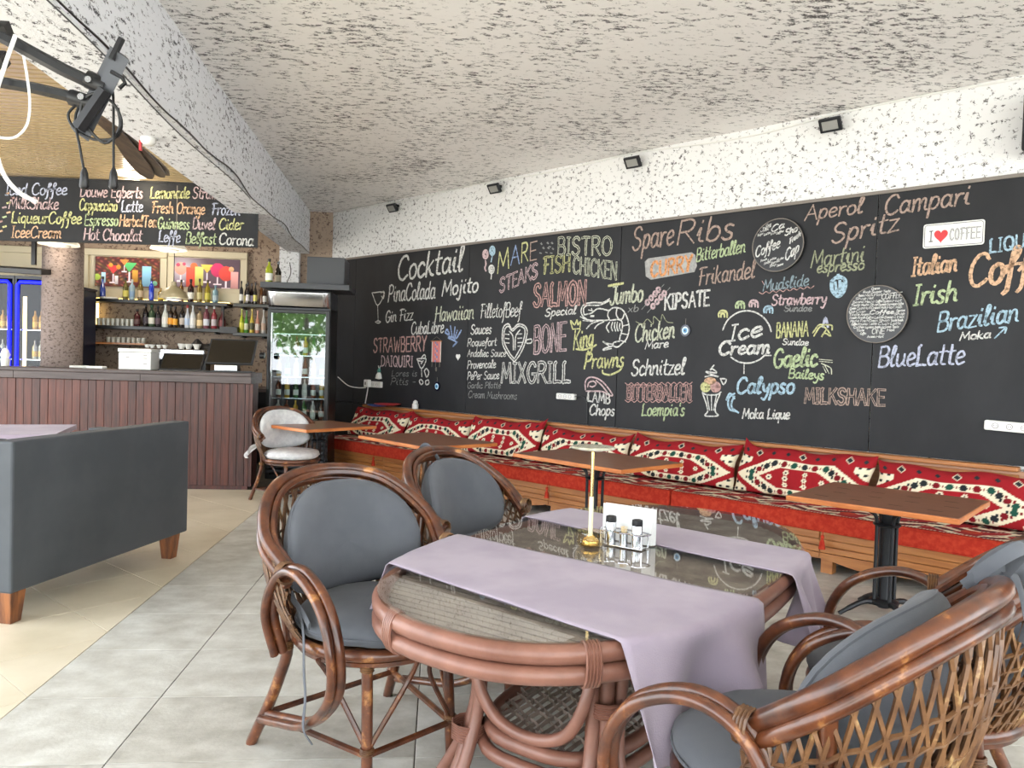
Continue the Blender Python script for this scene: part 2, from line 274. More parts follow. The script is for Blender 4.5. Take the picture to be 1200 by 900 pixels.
# chalk wall frame: X runs along the wall towards the camera side, -Y points into the room
WA = math.radians(-48.3285); WO = Vector((4.5926, 4.0880, 0)); WX = Vector((math.cos(WA), math.sin(WA), 0)); WY = Vector((-math.sin(WA), math.cos(WA), 0))
def WL(s, y, z): return WO + WX * s + WY * y + Vector((0, 0, z))
WORDS=[
('Cocktail', 's', -7.742, 2.454, -6.53, 2.5, 0.297, 'w', 0.033),
('PinaColada', 's', -7.925, 2.185, -7.003, 2.196, 0.212, 'w', 0.0223),
('Mojito', 's', -6.879, 2.222, -6.262, 2.247, 0.176, 'w', 0.0248),
('Gin Fizz', 's', -7.968, 1.919, -7.413, 1.942, 0.145, 'w', 0.0179),
('Hawaiian', 's', -6.991, 1.914, -6.319, 1.933, 0.177, 'c', 0.0209),
('CubaLibre', 's', -7.439, 1.759, -6.83, 1.777, 0.151, 'w', 0.0194),
('STRAWBERRY', 'b', -8.209, 1.524, -7.135, 1.557, 0.182, 'r', 0.0228),
('DAIQUIRI', 'b', -8.035, 1.346, -7.389, 1.35, 0.135, 'p', 0.0203),
('Lores is', 's', -7.814, 1.218, -7.301, 1.235, 0.077, 'g', 0.01),
('Pitis -', 's', -7.827, 1.106, -7.33, 1.126, 0.089, 'g', 0.01),
('FilletofBeef', 's', -6.207, 1.94, -5.57, 1.947, 0.158, 'w', 0.0138),
('Sauces', 's', -6.355, 1.754, -6.021, 1.762, 0.11, 'w', 0.0149),
('Roquefort', 's', -6.406, 1.614, -5.934, 1.627, 0.09, 'w', 0.012),
('Andaliec Sauce', 's', -6.402, 1.494, -5.784, 1.504, 0.08, 'w', 0.011),
('Provencale', 's', -6.396, 1.354, -5.937, 1.376, 0.09, 'w', 0.012),
('PePer Sauce', 's', -6.39, 1.224, -5.879, 1.252, 0.09, 'w', 0.012),
('Garlic Platte', 's', -6.386, 1.124, -5.848, 1.148, 0.07, 'g', 0.009),
('Cream Mushrooms', 's', -6.367, 1.015, -5.597, 1.036, 0.08, 'g', 0.009),
('M', 'b', -5.954, 2.436, -5.772, 2.491, 0.231, 'y', 0.0193),
('A', 'b', -5.747, 2.518, -5.62, 2.528, 0.208, 'bl', 0.0189),
('R', 'b', -5.595, 2.536, -5.495, 2.547, 0.205, 'y', 0.0187),
('E', 'b', -5.47, 2.546, -5.373, 2.557, 0.194, 'br', 0.0185),
('BISTRO', 'o', -5.077, 2.58, -4.39, 2.528, 0.179, 'c', 0.0233),
('STEAKS', 'o', -5.905, 2.222, -5.353, 2.363, 0.154, 'p', 0.0231),
('FISH', 'o', -5.27, 2.395, -4.91, 2.4, 0.173, 'y', 0.0219),
('CHICKEN', 'o', -4.865, 2.38, -4.319, 2.28, 0.167, 'c', 0.0211),
('SALMON', 'o', -5.389, 2.053, -4.687, 2.058, 0.23, 'r', 0.0369),
('Special', 's', -5.227, 1.939, -4.814, 1.957, 0.082, 'w', 0.0145),
('BONE', 'o', -5.368, 1.547, -4.934, 1.588, 0.285, 'p', 0.0313),
('King', 's', -4.833, 1.588, -4.583, 1.625, 0.194, 'y', 0.0211),
('Prawns', 's', -4.682, 1.399, -4.204, 1.428, 0.156, 'y', 0.0209),
('MIXGRILL', 'o', -5.838, 1.215, -4.864, 1.253, 0.211, 'w', 0.0326),
('Jumbo', 's', -4.39, 2.04, -4.014, 2.061, 0.169, 'c', 0.022),
('xb', 's', -4.176, 1.959, -4.058, 1.964, 0.066, 'g', 0.0116),
('Spare', 's', -4.15, 2.551, -3.701, 2.57, 0.214, 'br', 0.0214),
('Ribs', 's', -3.665, 2.567, -3.107, 2.572, 0.213, 'br', 0.0205),
('CURRY', 'b', -3.928, 2.284, -3.496, 2.321, 0.137, 'oo', 0.0275),
('Bitterballen', 's', -3.456, 2.396, -2.992, 2.444, 0.115, 'lg', 0.0139),
('Frikandel', 's', -3.43, 2.179, -2.897, 2.218, 0.154, 'br', 0.0154),
('KIPSATE', 'b', -3.767, 1.973, -3.313, 1.998, 0.135, 'w', 0.0239),
('Chicken', 's', -4.085, 1.669, -3.657, 1.709, 0.165, 'c', 0.0197),
('Mare', 's', -3.967, 1.604, -3.716, 1.622, 0.074, 'w', 0.013),
('Schnitzel', 's', -4.111, 1.347, -3.537, 1.374, 0.149, 'w', 0.0182),
('BITTERBALLEN', 'o', -4.151, 1.122, -3.458, 1.151, 0.124, 'r', 0.0232),
("Loempia's", 's', -3.979, 0.968, -3.521, 0.999, 0.114, 'lg', 0.0163),
('LAMB', 'b', -4.625, 1.071, -4.351, 1.061, 0.095, 'w', 0.019),
('Chops', 's', -4.598, 0.934, -4.295, 0.946, 0.104, 'w', 0.0173),
('Ice', 's', -3.111, 1.679, -2.817, 1.722, 0.134, 'w', 0.0224),
('Cream', 's', -3.204, 1.558, -2.743, 1.578, 0.113, 'w', 0.0227),
('Mudslide', 's', -2.817, 2.099, -2.434, 2.131, 0.094, 'bg', 0.013),
('Strawberry', 's', -2.737, 1.98, -2.285, 1.98, 0.087, 'p', 0.0144),
('Sundae', 's', -2.625, 1.927, -2.398, 1.922, 0.05, 'g', 0.0099),
('BANANA', 'b', -2.682, 1.708, -2.418, 1.721, 0.121, 'y', 0.0143),
('Sundae', 's', -2.628, 1.651, -2.415, 1.645, 0.05, 'w', 0.0099),
('Gaelic', 's', -2.701, 1.457, -2.339, 1.48, 0.151, 'lg', 0.0229),
('Baileys', 's', -2.566, 1.376, -2.28, 1.372, 0.077, 'lg', 0.0141),
('Calypso', 's', -3.021, 1.226, -2.518, 1.251, 0.134, 'lb', 0.0223),
('Moka Lique', 's', -2.958, 1.015, -2.546, 1.037, 0.081, 'w', 0.0148),
('MILKSHAKE', 'o', -2.424, 1.179, -1.818, 1.193, 0.118, 'br', 0.0209),
('Aperol', 's', -2.483, 2.661, -2.039, 2.673, 0.118, 'br', 0.0153),
('Campari', 's', -1.876, 2.635, -1.314, 2.651, 0.143, 'br', 0.0156),
('Spritz', 's', -2.264, 2.455, -1.775, 2.509, 0.149, 'br', 0.0163),
('Martini', 's', -2.419, 2.275, -2.011, 2.295, 0.131, 'ol', 0.0139),
('espresso', 's', -2.369, 2.23, -2.009, 2.235, 0.083, 'ol', 0.0138),
('Italian', 's', -1.667, 2.163, -1.376, 2.183, 0.133, 'o', 0.0191),
('Irish', 's', -1.647, 1.947, -1.367, 1.969, 0.146, 'lg', 0.019),
('LIQUEUR', 'b', -1.175, 2.296, -0.795, 2.334, 0.095, 'lb', 0.0143),
('Coffee', 's', -1.296, 2.063, -0.755, 2.128, 0.219, 'o', 0.0273),
('Brazilian', 's', -1.479, 1.749, -0.99, 1.816, 0.137, 'lb', 0.0162),
('Moka', 's', -1.334, 1.687, -1.146, 1.705, 0.055, 'w', 0.011),
('BlueLatte', 's', -1.873, 1.484, -1.301, 1.517, 0.151, 'lv', 0.017),
]
MENU=[
('Iced Coffee', 's', -4.39, 2.969, -3.805, 2.999, 0.115, 'lv', 0.018),
('MilkShake', 's', -4.356, 2.835, -3.884, 2.849, 0.115, 'p', 0.018),
('LiqueurCoffee', 's', -4.33, 2.691, -3.661, 2.714, 0.115, 'y', 0.018),
('IceeCream', 's', -4.328, 2.546, -3.856, 2.559, 0.115, 'o', 0.018),
('Douwe Egberts', 's', -3.673, 2.989, -3.068, 3.002, 0.115, 'p', 0.018),
('Cappuccino', 's', -3.679, 2.851, -3.316, 2.86, 0.115, 'y', 0.018),
('Latte', 's', -3.274, 2.854, -3.066, 2.864, 0.115, 'lv', 0.018),
('Espresso', 's', -3.628, 2.699, -3.305, 2.714, 0.115, 'lg', 0.018),
('HerbalTea', 's', -3.288, 2.71, -2.929, 2.714, 0.115, 'o', 0.018),
('Hot Chocolat', 's', -3.634, 2.556, -3.069, 2.565, 0.115, 'p', 0.018),
('Lemonade', 's', -2.993, 3.006, -2.607, 3.026, 0.115, 'y', 0.018),
('Strawberry', 's', -2.573, 3.028, -2.122, 3.033, 0.115, 'p', 0.018),
('Fresh Orange', 's', -2.974, 2.86, -2.451, 2.868, 0.115, 'o', 0.018),
('Frozen', 's', -2.383, 2.871, -2.102, 2.876, 0.115, 'lv', 0.018),
('Guinness', 's', -2.912, 2.702, -2.601, 2.708, 0.115, 'lg', 0.018),
('Duvel', 's', -2.567, 2.714, -2.346, 2.716, 0.115, 'p', 0.018),
('Cider', 's', -2.304, 2.718, -2.065, 2.729, 0.115, 'y', 0.018),
('Leffe', 's', -2.902, 2.568, -2.691, 2.569, 0.115, 'lv', 0.018),
('Belfast', 's', -2.632, 2.563, -2.335, 2.567, 0.115, 'lg', 0.018),
('Corona', 's', -2.301, 2.569, -1.959, 2.567, 0.115, 'w', 0.018),
]
DRAW=[
('glass_drawing','w',0.0148,[[(-8.273,2.319),(-8.142,2.147),(-8.017,2.308),(-8.273,2.319)],[(-8.142,2.147),(-8.123,1.936)],[(-8.182,1.928),(-8.124,1.942),(-8.069,1.926),(-8.122,1.912),(-8.182,1.928)],[(-8.075,2.31),(-8.028,2.329),(-8.002,2.298),(-8.024,2.233),(-8.064,2.265)]]),
('hand_drawing','bl',0.0227,[[(-6.796,1.777),(-6.765,1.818),(-6.722,1.749),(-6.796,1.777)],[(-6.706,1.858),(-6.673,1.735)],[(-6.626,1.843),(-6.641,1.735)],[(-6.585,1.802),(-6.621,1.722)],[(-6.518,1.802),(-6.601,1.708),(-6.681,1.727),(-6.741,1.716),(-6.599,1.667),(-6.656,1.613),(-6.579,1.667)]]),
('glass_drawing','w',0.0171,[[(-7.31,1.452),(-7.218,1.333),(-7.136,1.455),(-7.31,1.452)],[(-7.218,1.333),(-7.207,1.234)],[(-7.234,1.453),(-7.181,1.504),(-7.149,1.49),(-7.158,1.455)],[(-7.163,1.306),(-7.121,1.336),(-7.076,1.288),(-7.116,1.23),(-7.163,1.306)],[(-7.255,1.176),(-7.223,1.198),(-7.178,1.164),(-7.22,1.134),(-7.255,1.176)],[(-7.136,1.18),(-7.083,1.196),(-7.071,1.154),(-7.123,1.138),(-7.136,1.18)],[(-7.287,1.431),(-7.21,1.418),(-7.231,1.39),(-7.189,1.433)]]),
('balloon_drawing','p',0.0234,[[(-6.108,2.665),(-6.114,2.638),(-6.134,2.623),(-6.16,2.624),(-6.181,2.643),(-6.191,2.671),(-6.184,2.698),(-6.164,2.714),(-6.138,2.712),(-6.117,2.693),(-6.108,2.665)],[(-6.128,2.667),(-6.132,2.653),(-6.142,2.645),(-6.155,2.646),(-6.165,2.656),(-6.17,2.67),(-6.166,2.683),(-6.156,2.691),(-6.144,2.69),(-6.133,2.681),(-6.128,2.667)],[(-6.146,2.595),(-6.137,2.554),(-6.152,2.514),(-6.134,2.48)]]),
('balloon_drawing','lb',0.0232,[[(-6.003,2.697),(-6.009,2.67),(-6.027,2.655),(-6.051,2.657),(-6.071,2.675),(-6.08,2.703),(-6.073,2.73),(-6.055,2.746),(-6.031,2.744),(-6.011,2.725),(-6.003,2.697)],[(-6.023,2.699),(-6.026,2.686),(-6.035,2.679),(-6.046,2.68),(-6.055,2.688),(-6.059,2.702),(-6.056,2.714),(-6.048,2.722),(-6.036,2.721),(-6.027,2.712),(-6.023,2.699)],[(-6.039,2.644),(-6.054,2.58)]]),
('balloon_drawing','w',0.0213,[[(-6.005,2.489),(-6.012,2.463),(-6.032,2.449),(-6.057,2.45),(-6.078,2.467),(-6.087,2.494),(-6.08,2.519),(-6.06,2.533),(-6.035,2.532),(-6.014,2.515),(-6.005,2.489)],[(-6.028,2.49),(-6.031,2.479),(-6.04,2.472),(-6.051,2.473),(-6.06,2.481),(-6.064,2.492),(-6.061,2.503),(-6.052,2.51),(-6.041,2.509),(-6.032,2.502),(-6.028,2.49)],[(-6.044,2.443),(-6.046,2.386)]]),
('star_drawing','g',0.0137,[[(-5.321,2.719),(-5.297,2.712)],[(-5.289,2.671),(-5.265,2.664)],[(-5.231,2.719),(-5.207,2.712)],[(-5.172,2.713),(-5.148,2.707)],[(-5.219,2.665),(-5.195,2.658)],[(-5.16,2.652),(-5.136,2.646)],[(-5.327,2.621),(-5.302,2.614)],[(-5.247,2.622),(-5.223,2.615)],[(-5.178,2.609),(-5.154,2.603)],[(-5.2,2.678),(-5.176,2.672)],[(-5.309,2.727),(-5.304,2.708)],[(-5.277,2.679),(-5.272,2.66)],[(-5.22,2.727),(-5.215,2.708)],[(-5.161,2.721),(-5.156,2.703)],[(-5.208,2.673),(-5.203,2.654)],[(-5.148,2.661),(-5.144,2.642)]]),
('steak_drawing','w',0.016,[[(-5.65,1.448),(-5.738,1.517),(-5.831,1.635),(-5.846,1.755),(-5.824,1.842),(-5.753,1.868),(-5.697,1.809),(-5.613,1.863),(-5.518,1.846),(-5.474,1.792),(-5.482,1.722),(-5.519,1.613),(-5.578,1.519),(-5.65,1.448)],[(-5.651,1.479),(-5.729,1.549),(-5.81,1.659),(-5.82,1.755),(-5.801,1.818),(-5.752,1.841),(-5.691,1.789),(-5.608,1.84),(-5.528,1.823),(-5.505,1.784),(-5.513,1.722),(-5.551,1.621),(-5.651,1.479)],[(-5.739,1.786),(-5.683,1.73),(-5.67,1.581)],[(-5.579,1.8),(-5.64,1.73),(-5.644,1.581)],[(-5.798,1.755),(-5.742,1.75)],[(-5.796,1.707),(-5.74,1.702)],[(-5.794,1.659),(-5.738,1.655)],[(-5.609,1.754),(-5.55,1.756)],[(-5.607,1.707),(-5.548,1.71)],[(-5.605,1.66),(-5.546,1.663)],[(-5.604,1.621),(-5.545,1.624)]]),
('dash_drawing','w',0.013,[[(-5.481,1.691),(-5.409,1.699),(-5.407,1.66),(-5.475,1.655),(-5.481,1.691)]]),
('crown_drawing','y',0.0158,[[(-4.847,1.801),(-4.878,1.89),(-4.824,1.845),(-4.795,1.895),(-4.78,1.844),(-4.749,1.88),(-4.755,1.805)],[(-4.847,1.801),(-4.755,1.805)]]),
('flourish_drawing','y',0.0193,[[(-4.792,1.596),(-4.7,1.59),(-4.593,1.616),(-4.541,1.641)],[(-4.209,1.469),(-4.239,1.399),(-4.355,1.347),(-4.442,1.358),(-4.452,1.386)]]),
('prawn_drawing','w',0.0144,[[(-4.397,2.096),(-4.477,2.062),(-4.6,2.067),(-4.708,2.051),(-4.745,1.996),(-4.727,1.939),(-4.671,1.9)],[(-4.396,2.078),(-4.522,2.037),(-4.661,2.041),(-4.714,2.008),(-4.704,1.945)],[(-4.704,1.945),(-4.611,1.961),(-4.536,2.003),(-4.429,1.987),(-4.399,1.974)],[(-4.399,1.987),(-4.412,1.932),(-4.396,1.889),(-4.516,1.885),(-4.608,1.887),(-4.686,1.9),(-4.75,1.927)],[(-4.399,1.974),(-4.356,2.004),(-4.282,2.002),(-4.223,1.97),(-4.177,1.897),(-4.152,1.801),(-4.176,1.706),(-4.225,1.657)],[(-4.304,1.996),(-4.309,1.936),(-4.263,1.881)],[(-4.215,1.946),(-4.235,1.898),(-4.278,1.887)],[(-4.388,1.883),(-4.263,1.887),(-4.232,1.838),(-4.237,1.778),(-4.256,1.718),(-4.262,1.675)],[(-4.232,1.826),(-4.167,1.837)],[(-4.243,1.754),(-4.164,1.741)],[(-4.262,1.688),(-4.189,1.67)],[(-4.225,1.657),(-4.281,1.621),(-4.333,1.633),(-4.327,1.663),(-4.255,1.682)],[(-4.334,1.645),(-4.416,1.657),(-4.462,1.675),(-4.385,1.633)],[(-4.333,1.633),(-4.429,1.608),(-4.451,1.589),(-4.354,1.606)],[(-4.515,1.879),(-4.607,1.855),(-4.667,1.806)],[(-4.455,1.872),(-4.529,1.842),(-4.566,1.805)],[(-4.387,1.864),(-4.422,1.816),(-4.391,1.767)],[(-4.35,1.864),(-4.363,1.815),(-4.347,1.779)],[(-4.321,1.863),(-4.326,1.821),(-4.31,1.778)],[(-4.291,1.863),(-4.297,1.821),(-4.281,1.778)],[(-4.262,1.85),(-4.267,1.814),(-4.252,1.784)],[(-4.651,1.993),(-4.581,1.979)],[(-4.613,2.005),(-4.596,1.967)],[(-4.717,1.888),(-4.592,1.874)]]),
('eye_drawing','w',0.0259,[[(-4.617,1.93),(-4.586,1.93)]]),
('highlight_drawing','y',0.0254,[[(-4.412,2.225),(-4.336,2.233),(-4.241,2.241)]]),
('skewer_drawing','g',0.0098,[[(-4.017,1.982),(-3.781,2.208)],[(-3.952,1.949),(-3.717,2.174)]]),
('skewer_drawing','p',0.0211,[[(-3.936,2.046),(-3.94,2.033),(-3.949,2.025),(-3.962,2.026),(-3.972,2.034),(-3.976,2.047),(-3.973,2.06),(-3.963,2.067),(-3.951,2.067),(-3.941,2.059),(-3.936,2.046)],[(-3.896,2.085),(-3.899,2.073),(-3.908,2.065),(-3.921,2.066),(-3.931,2.074),(-3.935,2.087),(-3.932,2.1),(-3.922,2.107),(-3.91,2.107),(-3.9,2.098),(-3.896,2.085)],[(-3.855,2.122),(-3.858,2.11),(-3.868,2.102),(-3.88,2.103),(-3.89,2.111),(-3.894,2.124),(-3.891,2.137),(-3.882,2.144),(-3.87,2.144),(-3.859,2.135),(-3.855,2.122)],[(-3.821,2.159),(-3.824,2.147),(-3.833,2.139),(-3.845,2.14),(-3.855,2.148),(-3.86,2.161),(-3.856,2.174),(-3.847,2.181),(-3.835,2.18),(-3.825,2.172),(-3.821,2.159)],[(-3.873,2.007),(-3.876,1.995),(-3.886,1.987),(-3.898,1.987),(-3.908,1.996),(-3.912,2.009),(-3.909,2.021),(-3.899,2.029),(-3.887,2.029),(-3.877,2.02),(-3.873,2.007)],[(-3.83,2.049),(-3.833,2.037),(-3.843,2.029),(-3.855,2.03),(-3.865,2.038),(-3.869,2.051),(-3.866,2.063),(-3.856,2.071),(-3.844,2.07),(-3.834,2.062),(-3.83,2.049)],[(-3.79,2.089),(-3.793,2.076),(-3.803,2.069),(-3.815,2.069),(-3.825,2.077),(-3.829,2.09),(-3.826,2.103),(-3.816,2.11),(-3.804,2.11),(-3.794,2.101),(-3.79,2.089)],[(-3.756,2.123),(-3.759,2.111),(-3.768,2.103),(-3.78,2.104),(-3.79,2.112),(-3.794,2.125),(-3.791,2.137),(-3.782,2.145),(-3.77,2.144),(-3.76,2.136),(-3.756,2.123)]]),
('outline_drawing','ol',0.0082,[[(-4.079,1.866),(-4.005,1.84),(-3.95,1.888),(-3.886,1.839),(-3.88,1.911),(-3.808,1.862),(-3.789,1.928),(-3.74,1.861),(-3.671,1.848)]]),
('outline_drawing','r',0.0083,[[(-4.178,1.273),(-4.142,1.255),(-4.108,1.276),(-4.072,1.258),(-4.038,1.28),(-4.003,1.262),(-3.97,1.283),(-3.935,1.265),(-3.902,1.286),(-3.868,1.268),(-3.835,1.289),(-3.801,1.272),(-3.769,1.293),(-3.736,1.275),(-3.704,1.296),(-3.671,1.278),(-3.639,1.299),(-3.607,1.282),(-3.576,1.302),(-3.544,1.285),(-3.513,1.305),(-3.481,1.288),(-3.451,1.308)],[(-4.172,1.106),(-4.135,1.088),(-4.101,1.109),(-4.065,1.091),(-4.032,1.112),(-3.996,1.094),(-3.963,1.115),(-3.928,1.097),(-3.895,1.118),(-3.861,1.1),(-3.828,1.121),(-3.794,1.104),(-3.762,1.124),(-3.729,1.107),(-3.697,1.127),(-3.664,1.11),(-3.633,1.13),(-3.6,1.113),(-3.569,1.133),(-3.537,1.115),(-3.506,1.136),(-3.474,1.118),(-3.444,1.138)]]),
('outline_drawing','r',0.0072,[[(-2.825,2.188),(-2.808,2.159)],[(-2.848,2.094),(-2.817,2.079),(-2.788,2.098),(-2.757,2.083),(-2.728,2.102),(-2.698,2.087),(-2.669,2.106),(-2.639,2.091),(-2.611,2.11),(-2.582,2.095),(-2.554,2.114),(-2.524,2.1),(-2.497,2.118),(-2.468,2.104),(-2.441,2.122),(-2.412,2.108),(-2.386,2.126)]]),
('sundae_drawing','w',0.013,[[(-3.345,1.222),(-3.306,1.201),(-3.206,1.206),(-3.165,1.231)],[(-3.345,1.215),(-3.303,1.121),(-3.287,1.053),(-3.311,1.012),(-3.186,1.021),(-3.213,1.058),(-3.208,1.126),(-3.17,1.224)],[(-3.301,1.201),(-3.27,1.066)],[(-3.256,1.204),(-3.25,1.067)],[(-3.206,1.206),(-3.23,1.068)],[(-3.325,1.361),(-3.263,1.374),(-3.193,1.365),(-3.289,1.392),(-3.314,1.407),(-3.214,1.399),(-3.253,1.432),(-3.277,1.424),(-3.242,1.466)],[(-3.175,1.35),(-3.119,1.345),(-3.144,1.299),(-3.175,1.35)]]),
('scoop_drawing','y',0.0259,[[(-3.279,1.271),(-3.285,1.251),(-3.303,1.237),(-3.327,1.236),(-3.346,1.248),(-3.354,1.268),(-3.348,1.288),(-3.329,1.302),(-3.306,1.303),(-3.287,1.291),(-3.279,1.271)],[(-3.296,1.27),(-3.3,1.259),(-3.309,1.252),(-3.322,1.252),(-3.332,1.258),(-3.337,1.269),(-3.333,1.28),(-3.323,1.287),(-3.311,1.287),(-3.3,1.281),(-3.296,1.27)]]),
('scoop_drawing','o',0.0227,[[(-3.225,1.326),(-3.234,1.312),(-3.258,1.304),(-3.287,1.302),(-3.312,1.309),(-3.321,1.322),(-3.313,1.335),(-3.289,1.344),(-3.259,1.345),(-3.235,1.338),(-3.225,1.326)],[(-3.249,1.325),(-3.254,1.318),(-3.265,1.314),(-3.28,1.313),(-3.292,1.317),(-3.297,1.323),(-3.293,1.33),(-3.281,1.334),(-3.266,1.335),(-3.254,1.331),(-3.249,1.325)]]),
('scoop_drawing','r',0.0256,[[(-3.179,1.275),(-3.186,1.254),(-3.205,1.24),(-3.23,1.238),(-3.25,1.251),(-3.259,1.272),(-3.252,1.294),(-3.233,1.308),(-3.208,1.309),(-3.188,1.296),(-3.179,1.275)],[(-3.197,1.275),(-3.2,1.262),(-3.211,1.254),(-3.225,1.254),(-3.236,1.261),(-3.241,1.273),(-3.237,1.285),(-3.227,1.293),(-3.213,1.293),(-3.201,1.286),(-3.197,1.275)],[(-3.211,1.274),(-3.213,1.27),(-3.216,1.267),(-3.221,1.267),(-3.225,1.269),(-3.226,1.273),(-3.225,1.277),(-3.221,1.28),(-3.217,1.28),(-3.213,1.278),(-3.211,1.274)]]),
('circle_drawing','w',0.0135,[[(-3.17,1.776),(-3.154,1.819),(-3.13,1.859),(-3.097,1.891),(-3.059,1.916),(-3.016,1.933),(-2.97,1.94),(-2.923,1.938),(-2.878,1.926),(-2.836,1.906),(-2.799,1.878),(-2.768,1.843),(-2.744,1.804),(-2.729,1.761)],[(-3.084,1.541),(-3.057,1.523),(-3.027,1.508),(-2.997,1.498),(-2.965,1.492),(-2.933,1.491),(-2.901,1.494),(-2.871,1.501),(-2.842,1.513),(-2.815,1.528),(-2.791,1.548),(-2.77,1.57),(-2.753,1.595),(-2.739,1.622)],[(-2.958,1.484),(-2.957,1.402)],[(-2.768,1.559),(-2.723,1.56)]]),
('elephant_drawing','y',0.0166,[[(-3.212,1.893),(-3.215,1.92),(-3.194,1.946),(-3.155,1.945),(-3.135,1.922),(-3.133,1.887)],[(-3.192,1.892),(-3.188,1.919),(-3.164,1.919),(-3.158,1.891)],[(-3.198,1.928),(-3.15,1.932)]]),
('elephant_drawing','lg',0.0163,[[(-3.053,1.967),(-3.056,1.994),(-3.036,2.02),(-2.998,2.019),(-2.978,1.996),(-2.977,1.961)],[(-3.034,1.967),(-3.03,1.993),(-3.006,1.992),(-3.0,1.966)],[(-3.04,2.002),(-2.993,2.005)]]),
('elephant_drawing','p',0.0161,[[(-2.928,1.975),(-2.932,2.001),(-2.912,2.027),(-2.875,2.025),(-2.856,2.003),(-2.854,1.968)],[(-2.91,1.974),(-2.906,2.0),(-2.883,1.999),(-2.878,1.973)],[(-2.916,2.009),(-2.87,2.012)]]),
('elephant_drawing','lb',0.0159,[[(-2.796,1.921),(-2.799,1.947),(-2.78,1.972),(-2.744,1.971),(-2.725,1.949),(-2.724,1.915)],[(-2.778,1.92),(-2.774,1.946),(-2.752,1.946),(-2.746,1.92)],[(-2.784,1.955),(-2.739,1.958)]]),
('arrow_drawing','lb',0.0178,[[(-3.037,1.225),(-3.084,1.19),(-3.093,1.122),(-3.067,1.078),(-3.012,1.071)],[(-3.112,1.166),(-3.08,1.223),(-3.035,1.181)],[(-2.995,1.061),(-3.056,1.101),(-3.058,1.157),(-3.036,1.199)]]),
('banana_drawing','y',0.0124,[[(-2.37,1.722),(-2.324,1.795),(-2.276,1.782),(-2.238,1.721),(-2.286,1.746),(-2.309,1.714),(-2.275,1.77)],[(-2.381,1.746),(-2.337,1.807),(-2.301,1.812),(-2.234,1.806),(-2.228,1.77)]]),
('banana_drawing','lv',0.0206,[[(-2.3,1.795),(-2.284,1.867),(-2.262,1.794)]]),
('strawberry_drawing','lb',0.0286,[[(-2.248,2.156),(-2.24,2.084),(-2.191,2.034),(-2.147,2.08),(-2.143,2.158),(-2.198,2.19),(-2.248,2.156)],[(-2.219,2.143),(-2.205,2.07)],[(-2.184,2.153),(-2.181,2.064)],[(-2.16,2.135),(-2.165,2.088)],[(-2.198,2.202),(-2.197,2.178)]]),
('shell_drawing','c',0.0089,[[(-2.319,1.534),(-2.218,1.528)],[(-2.318,1.519),(-2.217,1.511)],[(-2.301,1.502),(-2.228,1.467),(-2.218,1.419)],[(-2.288,1.478),(-2.262,1.43)],[(-2.276,1.491),(-2.238,1.424)]]),
('arrow_drawing','lb',0.0119,[[(-1.118,1.703),(-1.057,1.774)],[(-1.093,1.774),(-1.054,1.776),(-1.06,1.738)],[(-1.105,1.718),(-1.075,1.755)]]),
('chop_drawing','p',0.0156,[[(-4.657,1.185),(-4.663,1.257),(-4.634,1.302),(-4.572,1.315),(-4.483,1.293),(-4.403,1.239),(-4.322,1.151),(-4.356,1.142),(-4.435,1.174),(-4.522,1.177),(-4.647,1.171)],[(-4.631,1.215),(-4.615,1.259),(-4.562,1.276),(-4.525,1.248),(-4.568,1.218),(-4.604,1.224)],[(-4.527,1.284),(-4.455,1.237),(-4.383,1.169)]]),
('line_drawing','w',0.0104,[[(-4.628,1.143),(-4.637,1.056)]]),
('mark_drawing','g',0.0113,[[(-8.006,0.772),(-7.975,0.767)]]),
]
CURRY_LABEL=[[-4.001, 2.434], [-3.964, 2.463], [-3.503, 2.484], [-3.467, 2.458], [-3.446, 2.357], [-3.47, 2.304], [-3.927, 2.259], [-3.985, 2.295]]
ROWS={'upper': [-4.602, -4.302, -4.217, -4.107, -3.962, -3.838, -3.719, -3.568, -3.441, -3.323, -3.216, -3.111], 'lower': [-4.144, -4.032, -3.953, -3.87, -3.773, -3.699, -3.642, -3.547, -3.479, -3.405, -3.314, -3.225, -3.122, -3.013], 'rup': [-2.756, -2.706, -2.669, -2.63, -2.568, -2.499, -2.441], 'rlow': [-2.75, -2.686, -2.612, -2.536, -2.455], 'ftop': [-2.022, -1.976], 'glass': [-4.652, -4.59, -4.529, -4.467, -4.405, -4.343, -4.28, -4.218], 'glass2': [-4.504, -4.439, -4.374, -4.309, -4.243, -4.178, -4.112, -4.046], 'cups': [-3.809, -3.746, -3.661, -3.586, -3.373, -3.287, -3.18]}

